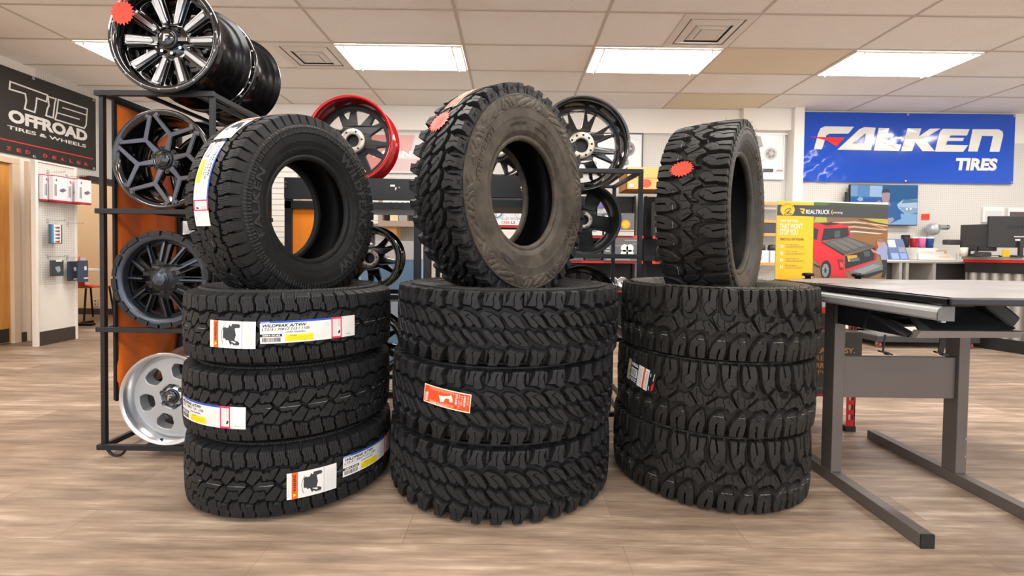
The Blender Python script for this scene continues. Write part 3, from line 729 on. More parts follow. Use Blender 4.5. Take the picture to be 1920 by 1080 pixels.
# back wall: painted band on top, pegboard below, a boxed column beside the banner
b = MB(); b.box(XL, 3.70, YB, YB + .1, 2.62, ZC, WALL); b.box(XL, 3.70, YB + .02, YB + .1, 0, 2.62, PEG); b.box(XL, 3.70, YB + .012, YB + .03, 2.600, 2.625, mat('peg_trim', '#b9b2a6', .5))
b.box(3.70, XR, YB, YB + .1, 0, 2.55, PEG); b.box(6.6, XR, YB + .0, YB + .1, 2.55, ZC, WALL); b.box(3.70, 6.6, YB + .0, YB + .1, 2.55, ZC, WALL); struct(b, 'wall_back')
b = MB(); b.box(3.63, 3.76, YB - .14, YB + .02, 0, ZC, WALL); struct(b, 'trim_2', .006)
b = MB(); b.box(3.0, 3.63, YB - .08, YB, 2.66, ZC, WALL); struct(b, 'trim_3', .004)
# left wall with a door and an opening to the room behind
b = MB(); b.box(XL - .12, XL, YF, 3.9, 0, ZC, WALL); b.box(XL - .12, XL, 3.9, 4.83, 1.87, ZC, WALL); b.box(XL - .12, XL, 4.83, 5.06, 0, ZC, WALL); b.box(XL - .12, XL, 5.06, YB + .1, 1.86, ZC, PEGX); struct(b, 'wall_left')
b = MB(); FR = mat('door_frame_tan', '#d9c3a8', .55)
b.box(XL - .12, XL + .02, 4.80, 4.87, 0, 1.87, FR); b.box(XL - .12, XL + .02, 3.84, 3.90, 0, 1.87, FR); b.box(XL - .12, XL + .02, 3.84, 4.87, 1.87, 1.93, FR); b.box(XL, XL + .05, 4.93, 5.06, 0, 1.92, FR); struct(b, 'trim_4', .004)
def m_wood():
    t = NT('door_wood'); o = t.obj(); n = t.noise(t.mapping(o, (6, 6, .7)), 3, 5, .6)
    t.link(t.mix(t.ramp(n, .3, .7, 0, 1), lin('#c07f34'), lin('#dba052')), t.b.inputs['Base Color']); t.b.inputs['Roughness'].default_value = .4; return t.m
b = MB(); b.box(XL - .07, XL - .02, 3.9, 4.80, .01, 1.87, m_wood()); d1 = struct(b, 'door_1')
b = MB(); b.box(XL - .022, XL - .014, 3.92, 4.78, .02, .16, mat('kick_plate', '#2c2a2a', .4)); b.build('kick_plate', d1)
b = MB(); b.cyl((XL - .02, 3.98, .95), (XL + .04, 3.98, .95), .01, mat('chrome', '#c9ccd0', .18, 1.)); b.cyl((XL + .035, 3.98, .95), (XL + .035, 4.10, .95), .009, mat('chrome')); b.build('handle', d1)
b = MB(); b.box(XL, XL + .012, 4.87, 4.93, 0, .1, BASEB); b.box(XL, XL + .012, YF, 3.84, 0, .1, BASEB); struct(b, 'baseboard_left')
# room behind the opening
b = MB(); b.box(-9.2, XL - .12, 6.95, 7.05, 0, ZC, WARM); struct(b, 'wall_far_room')
b = MB(); b.box(-9.2, -9.1, 3.5, 7.0, 0, ZC, WARM); struct(b, 'wall_far_room_left'); b = MB(); b.box(-9.2, XL - .12, 3.4, 3.5, 0, ZC, WARM); struct(b, 'wall_far_room_front')
b = MB(); b.box(XL - .12, XL, YB + .1, 7.05, 0, ZC, WARM); struct(b, 'wall_far_room_right')
b = MB(); b.box(-9.1, XL - .12, 6.93, 6.95, 0, .09, BASEB); struct(b, 'baseboard_far_room')
# right and front walls (front: shop windows behind the camera)
b = MB(); b.box(XR, XR + .1, YF, YB + .1, 0, ZC, WALL); struct(b, 'wall_right')
b = MB()
b.box(XL, XR, YF - .1, YF, 2.5, ZC, WALL); b.box(XL, XR, YF - .1, YF, 0, .35, WALL)
for x in (-5.2, -2.6, .9, 2.4, 5.4, 8.05): b.box(x, x + .15, YF - .1, YF, .35, 2.5, WALL)
b.box(.9, 2.4, YF - .1, YF, .35, 2.5, WALL)
struct(b, 'wall_front')
b = MB()
for x in (-3.9, -.85, 3.9, 6.7): b.box(x, x + .05, YF - .07, YF - .02, .35, 2.5, mat('window_frame_dark', '#3a3836', .4, .6))
struct(b, 'window_1')

# ------------------------------------------------------------------ ceiling lights and vents
LENS = mat('light_diffuser', '#ffffff', .4, emit='#fff9f2', es=14.5)
FRM = mat('light_frame', '#ece8e0', .4)
def make_light():
    r = thing('ceiling_light', None, 'ceiling light')
    b = MB(); b.box(-.598, .598, -.293, -.275, -.012, .0, FRM); b.box(-.598, .598, .275, .293, -.012, .0, FRM); b.box(-.598, -.585, -.293, .293, -.012, 0, FRM); b.box(.585, .598, -.293, .293, -.012, 0, FRM); b.build('frame', r)
    b = MB(); n = 10
    vs = []; 
    for i in range(n + 1):
        y = -.275 + .55 * i / n; z = -.004 - .028 * sin(pi * i / n); vs += [(-.50, y, z), (.50, y, z)]
    b.add(vs, [(2 * i, 2 * i + 2, 2 * i + 3, 2 * i + 1) for i in range(n)], LENS, True)
    b.rect(-.585, -.515, -.275, .275, LENS, z=-.003); b.rect(.515, .585, -.275, .275, LENS, z=-.003)
    b.build('diffuser', r)
    for s in (-1, 1):
        b = MB(); b.box(s * .5 - (.015 if s < 0 else 0), s * .5 + (.015 if s > 0 else 0), -.275, .275, -.03, -.001, FRM); b.build('end_cap', r)
    return r
L0 = make_light(); lab = {(-3, 4.645): 'ceiling light at the far left, partly behind the black display wheel', (-1, 4.645): 'lit ceiling light panel above the red wheel, beside the left vent', (1, 4.645): 'lit ceiling light panel just behind the right vent', (3, 4.645): 'lit ceiling light panel above the blue banner'}
first = True
for y in (4.645, 2.205, -.235, -2.675):
    for i in (-3, -1, 1, 3, 5):
        x = -.48 + 1.22 * i + .61 - .005
        if x > 7: continue
        o = L0 if first else copy_tree(L0); first = False
        o.location = (x, y, ZC - .005)
        props(o, lab.get((i, y), 'rectangular fluorescent ceiling light outside the picture'), 'ceiling light', 'ceiling lights')
o = copy_tree(L0); o.location = (-6.6, 5.6, ZC - .005); props(o, 'rectangular fluorescent light in the warm room at the left', 'ceiling light', 'ceiling lights')
def make_vent():
    r = thing('ceiling_vent', None, 'vent'); VM = mat('vent_white', '#d9d3ca', .45); DK = mat('vent_dark', '#464f56', .6)
    b = MB(); b.box(-.295, .295, -.295, .295, -.002, 0, DK); b.build('duct', r)
    for k, (ro, ri, z0, z1) in enumerate(((.297, .232, -.004, -.010), (.218, .158, -.005, -.022), (.143, .096, -.009, -.028))):
        b = MB(); vs = []
        for rr, z in ((ro, z0), (ri, z1), (ri - .004, z1 + .004)):
            vs += [(-rr, -rr, z), (rr, -rr, z), (rr, rr, z), (-rr, rr, z)]
        fs = [(4 * q + i, 4 * q + (i + 1) % 4, 4 * q + 4 + (i + 1) % 4, 4 * q + 4 + i) for q in range(2) for i in range(4)]
        b.add(vs, fs, VM); b.build('louver', r)
    b = MB(); b.box(-.088, .088, -.088, .088, -.030, -.026, VM); b.build('centre_plate', r, bevel=.004)
    return r
v1 = make_vent(); v1.location = (-.48 - 1.22 - .305, 4.635, ZC - .001); props(v1, 'square louvered ceiling vent left of the light panel above the red wheel', 'vent', 'ceiling vents')
v2 = copy_tree(v1); v2.location = (-.48 + 2.44 - .30, 4.03, ZC - .001); props(v2, 'square louvered ceiling vent in the right half of the ceiling', 'vent', 'ceiling vents')
# ------------------------------------------------------------------ wheels (local +Z = the outer face)
GBLK = mat('gloss_black', '#0b0c0f', .13, .0, coat=.7); SBLK2 = mat('satin_black', '#17181b', .32, .35); MBLK = mat('matte_black', '#1d1e20', .5, .2)
BARREL = mat('black_barrel', '#191a1d', .27, .75); MILL = mat('milled_metal', '#b4b6ba', .42, .9); GUN = mat('tinted_machined', '#5a5b63', .3, .85); GUN2 = mat('gunmetal', '#4d535d', .33, .8)
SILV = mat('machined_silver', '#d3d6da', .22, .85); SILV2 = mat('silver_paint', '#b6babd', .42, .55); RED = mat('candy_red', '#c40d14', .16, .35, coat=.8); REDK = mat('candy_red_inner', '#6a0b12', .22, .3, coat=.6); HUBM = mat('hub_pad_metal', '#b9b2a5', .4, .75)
def rim(b, ro, w, m, mi=None, lip=0., n=96, drop=.05):
    """closed wheel barrel, front flange at z=0"""
    mi = mi or m
    outer = [(ro - .010, .0), (ro, -.003), (ro, -.012), (ro - .016, -.016), (ro - .020, -.040), (ro - drop, -.065), (ro - drop, -w + .075), (ro - .034, -w + .055), (ro - .022, -w + .040), (ro - .019, -w + .016), (ro, -w + .012), (ro, -w + .003), (ro - .009, -w)]
    inner = [(ro - .009, -w), (ro - .028, -w + .030), (ro - drop - .008, -w + .065), (ro - drop - .008, -.075 - lip), (ro - .030, -.035), (ro - .018, -.008), (ro - .010, 0)]
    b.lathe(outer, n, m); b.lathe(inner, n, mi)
def zmap(geo, f):
    vs, fs = geo
    return [(x, y, z + f(hypot(x, y))) for x, y, z in vs], fs
def windows_plate(ro, wins, ext, bevel, zf, hub=None):
    polys = [circ(ro, 72)] + wins + ([circ(hub, 40)] if hub else [])
    return zmap(plate_geo(polys, ext, bevel), zf)
def win(a, r0, r1, w0, w1, rd=.012):
    """window outline at angle a, half widths w0 (inner) and w1 (outer) in metres"""
    q = [(r0, -w0), (r1 * .985, -w1), (r1, 0), (r1 * .985, w1), (r0, w0)]
    c, s = cos(radians(a)), sin(radians(a))
    return [(x * c - y * s, x * s + y * c) for x, y in rounded(q, rd, 3)]
def rotp(q, a):
    c, s = cos(radians(a)), sin(radians(a)); return [(x * c - y * s, x * s + y * c) for x, y in q]
def cap(root, z, r=.033, m=None, mark=True, name='center_cap', mk=None):
    m = m or GBLK; b = MB()
    b.lathe([(0, z + .010), (r * .8, z + .008), (r, z + .002), (r, z - .03)], 40, m); b.lathe([(r * 1.15, z - .02), (r * 1.15, z - .002), (r * 1.02, z - .0)], 40, GUN2)
    if mark:
        s = r / .033; F = [(-.011, -.014), (-.004, -.014), (-.002, -.004), (.008, -.001), (.009, .004), (-.001, .003), (.001, .009), (.016, .009), (.012, .015), (-.007, .015)]
        b.prism([(x * s, y * s) for x, y in F], z + .008, z + .0105, mk or MILL)
    b.build(name, root); 
def lugs(root, n, r, z, m, hr=.011, a0=18, name='lug_hole'):
    for i in range(n):
        x, y = pol(r, a0 + 360 / n * i); b = MB(); b.lathe([(hr, z + .001), (hr * 1.25, z + .0025), (hr * 1.25, z - .006)], 16, m, T=Matrix.Translation((x, y, 0))); b.disc(hr, z + .0012, 16, mat('hole_dark', '#060606', .7), T=Matrix.Translation((x, y, 0))); b.build(name, root)
def bolts(root, n, r, z, m, hr=.0055, a0=0):
    for i in range(n):
        x, y = pol(r, a0 + 360 / n * i); b = MB(); b.lathe([(0, z + .004), (hr * .6, z + .004), (hr * .62, z + .001), (hr, z + .0022), (hr * 1.05, z - .002)], 8, m, T=Matrix.Translation((x, y, 0))); b.build('rim_bolt', root)
def wroot(): 
    o = bpy.data.objects.new('wheel', None); COL.objects.link(o); return o
def wheel_milled():            # ten spokes with milled slots, bolted lip
    R = .257; r = wroot(); b = MB(); rim(b, R, .265, BARREL, GBLK, lip=.02); b.build('rim', r)
    b = MB(); b.lathe([(R + .001, -.004), (R - .002, .004), (R - .024, .003), (R - .032, -.006), (R - .036, -.03)], 96, GBLK); b.build('outer_ring', r)
    bolts(r, 18, R - .013, .003, MILL, .0052, 5)
    zf = lambda q: -.060 - .012 * np.clip((.21 - q) / .15, 0, 1)
    wins = [win(36 * i + 18, .088, .208, .004, .031, .012) for i in range(10)]
    b = MB(); b.add(*windows_plate(R - .026, wins, .012, .003, zf), GBLK); b.build('face', r)
    b = MB(); b.lathe([(0, -.042), (.045, -.044), (.074, -.052), (.090, -.066)], 60, GBLK); b.build('hub', r)
    for i in range(10):
        sp = MB(); q = rounded([(.085, -.018), (.216, -.025), (.216, .025), (.085, .018)], .016, 4); g = zmap(plate_geo([q], .008, .003), lambda t: zf(t) + .015)
        vs = [rotp([v[:2]], 36 * i)[0] + (v[2],) for v in g[0]]; sp.add(vs, g[1], GBLK); so = sp.build('spoke', r)
        sp = MB(); q = rounded([(.082, -.0100), (.206, -.0112), (.206, .0112), (.082, .0100)], .0105, 5); g = zmap(plate_geo([q], .0035, .003), lambda t: zf(t) + .0245)
        vs = [rotp([v[:2]], 36 * i)[0] + (v[2],) for v in g[0]]; sp.add(vs, g[1], MILL); sp.build('milled_slot', so)
        for s in (-1, 1):
            sp = MB(); a = Vector((*pol(.092, 36 * i), 0)); 
            q = [(.095, s * .0158), (.212, s * .0212), (.212, s * .0232), (.095, s * .0175)]; g = [(x, y, zf(x) + .0245) for x, y in q]
            sp.add([rotp([v[:2]], 36 * i)[0] + (v[2],) for v in g], [(0, 1, 2, 3)], MILL); sp.build('milled_edge', so)
    cap(r, -.020, .038)
    for i in range(8):
        x, y = pol(.062, 45 * i + 10); b = MB(); b.lathe([(0, -.034), (.008, -.034), (.0095, -.06)], 6, GBLK, False, T=Matrix.Translation((x, y, 0))); b.build('lug_nut', r)
    b = MB(); b.box(.030, .090, -.012, .012, -.06, -.026, GBLK); b.build('lug_cover', r, bevel=.004)
    return r
def wheel_y():                 # six tinted Y spokes
    R = .235; r = wroot(); b = MB(); rim(b, R, .225, BARREL, GBLK); b.build('rim', r)
    b = MB(); b.lathe([(R + .001, -.004), (R - .002, .004), (R - .010, .003), (R - .026, -.002), (R - .034, -.03)], 96, GBLK); b.text('FUEL', 0, 0, .011, MILL, T=lambda p: ((R - .021 + p[1]) * cos(radians(83) - p[0] / R), (R - .021 + p[1]) * sin(radians(83) - p[0] / R), -.0005), ext=0, bold=.02, space=1.3); b.build('outer_lip', r)
    zf = lambda q: -.016 - .016 * np.clip((.2 - q) / .15, 0, 1)
    for i in range(6):
        a = 72 + 60 * i
        for s in (-1, 1):
            arm = [(.112, s * .004), (.180, s * .104), (.208, s * .091), (.200, s * .071), (.185, s * .074), (.136, s * -.001), (.112, s * -.012)]
            q = [(x, y) for x, y in arm]
            g = zmap(plate_geo([q], .014, .002), zf); b = MB(); b.add([rotp([v[:2]], a)[0] + (v[2],) for v in g[0]], g[1], GBLK); so = b.build('spoke', r)
            q2 = [(.112, s * .005), (.181, s * .101), (.2045, s * .0895), (.199, s * .075), (.185, s * .081), (.133, s * .000), (.114, s * -.007)]
            g = zmap(plate_geo([q2], .0022, .001), lambda t: zf(t) + .0155); b = MB(); b.add([rotp([v[:2]], a)[0] + (v[2],) for v in g[0]], g[1], GUN); b.build('machined_face', so)
        q = [(.045, -.016), (.120, -.010), (.128, 0), (.120, .010), (.045, .016)]
        g = zmap(plate_geo([q], .014, .002), zf); b = MB(); b.add([rotp([v[:2]], a)[0] + (v[2],) for v in g[0]], g[1], GBLK); so = b.build('spoke', r)
        q = [(.050, -.012), (.121, -.0075), (.127, 0), (.121, .0075), (.050, .012)]
        g = zmap(plate_geo([q], .0022, .001), lambda t: zf(t) + .0155); b = MB(); b.add([rotp([v[:2]], a)[0] + (v[2],) for v in g[0]], g[1], GUN); b.build('machined_face', so)
    b = MB(); b.lathe([(.0, -.020), (.052, -.022), (.070, -.038), (.074, -.07)], 60, GBLK); b.build('hub', r)
    lugs(r, 6, .058, -.020, GBLK, .008, 42); cap(r, -.008, .036, mk=GUN2)
    return r
def wheel_fins():              # twelve paired fins, notched ring
    R = .226; r = wroot(); b = MB(); rim(b, R, .225, MBLK, SBLK2, lip=.02); b.build('rim', r)
    for i in range(24):
        w = 15 - (3.2 if i % 2 else 1.2); a0 = 15 * i; b = MB(); o_ = R + .006; n_ = R - (.012 if i % 2 else .017)
        pts = [pol(o_, a0 + w * k / 4) for k in range(5)] + [pol(n_, a0 + w * (4 - k) / 4) for k in range(5)]
        b.prism(pts, -.014, .006 if i % 2 else .009, MBLK); b.build('ring_segment', r, bevel=.0015, seg=1)
    b = MB(); b.lathe([(R - .010, .001), (R - .030, .000), (R - .038, -.012), (R - .042, -.035)], 96, GUN2); b.build('inner_lip', r)
    zf = lambda q: -.052 + .042 * np.clip((.18 - q) / .13, 0, 1)
    wins = [win(30 * i + (15 + (2.2 if i % 2 else -2.2)), .100 if i % 2 else .078, .172, .006 if i % 2 else .003, .026, .008) for i in range(12)]
    b = MB(); b.add(*windows_plate(.188, wins, .010, .003, zf), SBLK2); b.build('face', r)
    for i in range(12):
        q = [(.088, -.004), (.186, -.0055), (.186, .0055), (.088, .004)]; a = 30 * i + (1.5 if i % 2 else -1.5)
        g = zmap(plate_geo([q], .007, .002), lambda t: zf(t) + .016); b = MB(); b.add([rotp([v[:2]], a)[0] + (v[2],) for v in g[0]], g[1], GUN2); b.build('spoke', r)
    b = MB(); b.lathe([(.0, .004), (.046, .002), (.060, -.010), (.085, -.018), (.095, -.032)], 60, SBLK2); b.build('hub', r)
    lugs(r, 6, .061, -.008, SBLK2, .009, 30); cap(r, .010, .034, GUN2, mk=GUN)
    return r
def wheel_silver():            # six windows, deep polished lip
    R = .224; r = wroot(); b = MB(); rim(b, R, .23, SILV, SILV, lip=.03, drop=.045); b.lathe([(R - .002, .001), (R - .012, .0), (R - .020, -.012), (R - .030, -.030), (R - .040, -.058)], 96, SILV); b.build('rim', r)
    zf = lambda q: -.060 + .0 * q
    def wn(a):
        q = [(.092, -.022), (.128, -.043), (.158, -.036), (.164, 0), (.158, .036), (.128, .043), (.092, .022)]
        return rotp(rounded(q, .010, 3), a)
    b = MB(); b.add(*windows_plate(R - .034, [wn(60 * i + 14) for i in range(6)], .009, .004, zf, hub=.058), SILV2); b.build('face', r)
    for i in range(6):
        b = MB(); o_ = wn(60 * i + 14); n_ = [(x * .93 + .07 * pol(.128, 60 * i + 14)[0], y * .93 + .07 * pol(.128, 60 * i + 14)[1]) for x, y in o_]; k = len(o_)
        b.add([(x, y, -.052) for x, y in o_] + [(x, y, -.095) for x, y in n_], [(j, (j + 1) % k, k + (j + 1) % k, k + j) for j in range(k)], SILV2); b.build('window_edge', r)
    b = MB(); b.lathe([(.080, -.051), (.076, -.053), (.066, -.075), (.056, -.078), (.050, -.055), (.040, -.045), (.0, -.045)], 60, SILV); b.build('hub', r)
    for i in range(6):
        x, y = pol(.052, 60 * i + 40); b = MB(); b.lathe([(.0, -.050), (.009, -.050), (.011, -.046), (.0115, -.06)], 18, mat('lug_recess', '#4d4f52', .4, .6), T=Matrix.Translation((x, y, .004))); b.build('lug_hole', r)
    b = MB(); x, y = pol(R - .022, 262); b.cyl((x, y, -.02), (x * .98, y * .98, -.006), .004, mat('hole_dark', '#060606', .7)); b.build('valve_stem', r)
    cap(r, -.036, .033); return r
def wheel_back(R, w, mo, mi, mf, nbig, rr, hubm, hubr, holes, dish=.06, fork=True, a0=14, two=None):
    """seen from behind: local +Z is the open inner side, spokes sit deep in the barrel"""
    r = wroot(); b = MB(); rim(b, R, w, mo, mi, drop=.035); b.build('rim', r)
    b = MB(); b.lathe([(R - .002, .001), (R - .010, .0015), (R - .018, -.004)], 96, two or mo); b.build('flange', r)
    zf = lambda q: -w + dish + .035 * np.clip((rr - q) / rr, 0, 1)
    wins = []; st = 360 / nbig
    for i in range(nbig):
        wins.append(win(a0 + st * i, rr * (.44 if nbig > 6 else .50), rr * .93, rr * .05, rr * sin(radians(st * (.27 if nbig > 6 or not fork else .22))), .012))
        if fork: wins.append(win(a0 + st * (i + .5), rr * .68, rr * .93, rr * .015, rr * sin(radians(st * (.13 if nbig > 6 else .11))), .006))
    b = MB(); b.add(*windows_plate(R - .036, wins, .014, .004, zf, hub=hubr * .5), mf); b.build('face', r)
    zh = zf(0) + .016; b = MB(); b.lathe([(hubr * .52, zh - .04), (hubr * .52, zh + .012), (hubr * .56, zh + .014), (hubr * .96, zh + .014), (hubr, zh + .010), (hubr, zh - .02)], 48, hubm)
    b.disc(hubr * .52, zh - .03, 32, mat('hub_hole', '#101114', .5)); b.build('hub', r)
    for i in range(holes):
        x, y = pol(hubr * .77, 360 / holes * i + 8); b = MB(); b.disc(hubr * .085, zh + .0146, 14, mat('hole_dark', '#060606', .7), T=Matrix.Translation((x, y, 0))); b.build('lug_hole', r)
    return r
def place(o, x, y, z, label, n=(0, -1), spin=0, group='wheels on the display racks'):
    o.matrix_world = Matrix.Translation((x, y, z)) @ face_rot(*n).to_4x4() @ Matrix.Rotation(radians(spin), 4, 'Z')
    return props(o, label, 'wheel', group)
W1 = place(wheel_milled(), -1.625, 2.16, 1.997, 'glossy black wheel with milled silver slots, front of the left rack top, starburst tag')
W2 = place(wheel_y(), -1.668, 2.20, 1.440, 'black wheel with six tinted Y spokes on the second shelf of the left rack', spin=0)
W3 = place(wheel_fins(), -1.673, 2.20, .868, 'dark grey wheel with notched outer ring and many fin spokes on the left rack')
W4 = place(wheel_silver(), -1.655, 2.20, .292, 'polished silver wheel with six windows on the bottom of the left rack')
W1b = place(copy_tree(W1), -1.625, 2.47, 1.997, 'black wheel barrel behind the milled wheel on top of the left rack', spin=11)
W2b = place(wheel_back(.222, .215, GBLK, SBLK2, GBLK, 6, .18, HUBM, .07, 6), -1.63, 2.50, 1.422, 'black wheel standing behind the Y spoke wheel on the left rack')
W3b = place(copy_tree(W2b), -1.61, 2.50, .850, 'black wheel standing behind the finned wheel on the left rack')
W4b = place(wheel_back(.235, .215, mat('blue_grey_barrel', '#4d5a6b', .3, .8), mat('grey_inner', '#7b838d', .35, .8), GUN2, 6, .19, HUBM, .07, 6), -1.60, 2.50, .305, 'blue grey wheel standing behind the silver wheel on the left rack')
star_tag(W1, lambda p: (-.172 + p[0], .095 + p[1] * 1.0, .022 + p[2] + .04 * p[0]), .058)
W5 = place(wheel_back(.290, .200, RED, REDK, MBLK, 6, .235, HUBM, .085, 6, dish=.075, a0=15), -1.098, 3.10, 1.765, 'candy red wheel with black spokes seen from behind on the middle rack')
W6 = place(wheel_back(.292, .22, GBLK, GBLK, GBLK, 8, .245, HUBM, .086, 10, dish=.085, a0=6), .428, 2.86, 1.70, 'gloss black wheel with round drilled hub on top of the right hand rack')
W7 = place(wheel_back(.224, .215, SBLK2, mat('satin_inner', '#3a3b3e', .33, .8), MBLK, 5, .182, HUBM, .058, 5, dish=.07, a0=28, fork=False), .455, 2.88, 1.232, 'satin black wheel with silver hub on the middle shelf of the right hand rack')
W8 = place(wheel_back(.226, .215, GBLK, MBLK, MBLK, 6, .185, HUBM, .06, 6), .44, 2.88, .72, 'black wheel low on the right hand rack, mostly hidden by the middle stack')
W9 = place(wheel_back(.226, .20, GBLK, SBLK2, GBLK, 6, .185, HUBM, .066, 6, dish=.05, a0=10), -.985, 3.10, .966, 'gloss black wheel on the middle shelf between the left and middle stacks')
W10 = place(copy_tree(W9), -.962, 3.10, .37, 'black wheel low on the middle rack, seen through the gap between stacks')
W11 = place(copy_tree(W9), -.10, 3.02, 1.72, 'black wheel on top of the rack, glimpsed through the middle upright tire', spin=20)
# ------------------------------------------------------------------ display racks
STEEL = mat('rack_steel_black', '#25272b', .42, .35); ORG = None
def m_orange(diamond=False):
    t = NT('orange_fabric' + ('_diamond' if diamond else '')); o = t.obj()
    n = t.noise(t.mapping(o, (1, 1, .6)), 3, 3, .5); c = t.mix(t.ramp(n, .4, .6, 0, 1), lin('#e8680f'), lin('#f27712'))
    if diamond:
        sep = t.n.new('ShaderNodeSeparateXYZ'); t.link(o, sep.inputs[0])
        a = t.math('ABSOLUTE', t.math('SUBTRACT', t.math('FRACT', t.math('MULTIPLY', sep.outputs[0], 5.4)), .5)); e = t.math('ABSOLUTE', t.math('SUBTRACT', t.math('FRACT', t.math('MULTIPLY', sep.outputs[2], 2.4)), .5))
        c = t.mix(t.ramp(t.math('ADD', a, e), .49, .51, 0, 1), lin('#b8520c'), lin('#f58a1c'))
    t.link(c, t.b.inputs['Base Color']); t.b.inputs['Roughness'].default_value = .85; t.b.inputs['Sheen Weight'].default_value = .1
    t.bump(t.noise(o, 300, 2), .2, .001); return t.m
def rack_left():
    r = thing('wheel_rack', 'tall black steel wheel rack with orange side banner behind the left stack', 'rack', (-1.99, 2.22, 0))
    W, D, Hh = .560, .52, 1.765; s = .028
    for x, y in ((.014, .014), (W - .014, .014), (.014, D), (W - .014, D)):
        b = MB(); b.bar((x, y, .045), (x, y, Hh - .01), .022, .022, STEEL, (0, 1, 0)); b.build('post', r, bevel=.003)
    for z, w in ((Hh - .012, .026), (1.192, .024), (.622, .024), (.050, .026)):
        b = MB(); b.bar((-.008, 0, z), (W + .004, 0, z), .02, w, STEEL); b.bar((0, D + .01, z), (W, D + .01, z), .02, w, STEEL)
        b.bar((.014, 0, z), (.014, D, z), .022, w, STEEL); b.bar((W - .014, 0, z), (W - .014, D, z), .022, w, STEEL)
        b.bar((.22, 0, z), (.22, D, z), .018, .018, STEEL); b.bar((.47, 0, z), (.47, D, z), .018, .018, STEEL); b.build('shelf_frame', r, bevel=.002)
    for y in (.0, D - .02):
        for x in (.03, W - .03):
            sx = 1 if x < .2 else -1
            b = MB(); P = [(x + sx * .045 * (1 - cos(a)), y + .01, .045 - .041 * sin(a)) for a in np.linspace(0, pi, 9)]; b.path(P, .0065, STEEL, 8); b.build('foot', r)
    b = MB(); nu, nv = 14, 30; y0, y1, z0, z1 = .035, .455, .30, 1.725
    vs = [(.050 + .010 * sin(j * .55 + i * .3) * (1 - j / nv) + .006 * sin(i * .9), y0 + (y1 - y0) * i / nu, z0 + (z1 - z0) * j / nv - .03 * (1 - j / nv) * (1 if i == 0 else .0)) for i in range(nu + 1) for j in range(nv + 1)]
    fs = [(i * (nv + 1) + j, (i + 1) * (nv + 1) + j, (i + 1) * (nv + 1) + j + 1, i * (nv + 1) + j + 1) for i in range(nu) for j in range(nv)]
    b.add(vs, fs, m_orange(), True); o = b.build('side_banner', r); o['label'] = 'orange fabric side banner with black edging'
    md = o.modifiers.new('solid', 'SOLIDIFY'); md.thickness = .004
    E = MB(); K = mat('black_piping', '#101013', .8)
    for a, c in (((.052, y0, z0 - .03), (.052, y0, z1)), ((.052, y1, z0), (.052, y1, z1)), ((.052, y0, z1), (.052, y1, z1)), ((.052, y0, z0 - .03), (.052, y1, z0))): E.bar(a, c, .012, .016, K)
    E.build('edging', o)
    return r
RK = rack_left(); RK.rotation_euler = (0, 0, radians(-.6))
def rack_header(name_label, x0, x1, y, z, group, txt):
    r = thing('wheel_rack', name_label, 'rack', (x0, y, 0), group=group); W = x1 - x0; D = .45; PN = mat('header_panel', '#24272c', .5, .2)
    for xx in (.022, W - .022):
        b = MB(); b.box(xx - .022, xx + .022, 0, .03, .02, z, STEEL); b.build('post', r, bevel=.002)
        b = MB(); b.box(xx - .015, xx + .015, D - .03, D, .02, z - .01, STEEL); b.build('post', r)
    b = MB(); b.box(.0, W, -.004, .03, z - .135, z, PN)
    for q in ((.012, -.03), (.012, -.055), (W - .012, -.03)): b.cyl((q[0], -.004, z + q[1]), (q[0], -.007, z + q[1]), .004, MILL, 10)
    T = lambda p: (p[0], -.0055 - p[2], z + p[1])
    txt(b, T); b.build('header_panel', r)
    b = MB(); b.box(0, W, .03, D, z - .012, z - .0, STEEL); b.box(0, W, .0, D, z - .195, z - .150, STEEL); b.build('top_shelf', r)
    for zz in (.705, .075):
        b = MB(); b.box(0, W, .0, .025, zz, zz + .03, STEEL); b.box(0, W, D - .025, D, zz, zz + .03, STEEL); b.box(0, .025, 0, D, zz, zz + .03, STEEL); b.box(W - .025, W, 0, D, zz, zz + .03, STEEL); b.box(.0, W, .012, .016, zz - .012, zz - .004, MILL); b.build('shelf_frame', r)
    return r
def _t1(b, T): b.text('F', .705, -.072, .018, WHT, T, .0005, .04); b.text('®', .728, -.060, .010, WHT, T, .0005, 0); b.rect(.675, .705, -.050, -.038, WHT, T, .0005)
def _t2(b, T): b.stroke([(.60, -.075), (.62, -.035), (.68, -.035)], .008, WHT, T, .0005); b.text('o', .60, -.095, .012, WHT, T, .0005)
RK2 = rack_header('black steel wheel rack with header panel and orange diamond fabric behind the left upright tire', -1.455, -.585, 2.95, 1.477, 'racks with header panels', _t1)
b = MB(); b.rect(.045, .30, .16, 1.335, m_orange(True)); o = b.build('side_banner', RK2, Matrix.Translation((0, .02, 0)) @ Matrix.Rotation(pi / 2, 4, 'X')); o['label'] = 'orange fabric with darker diamond pattern'
RK3 = rack_header('black steel wheel rack with header panel right behind the middle upright tire', -.55, .10, 2.86, 1.492, 'racks with header panels', _t2)
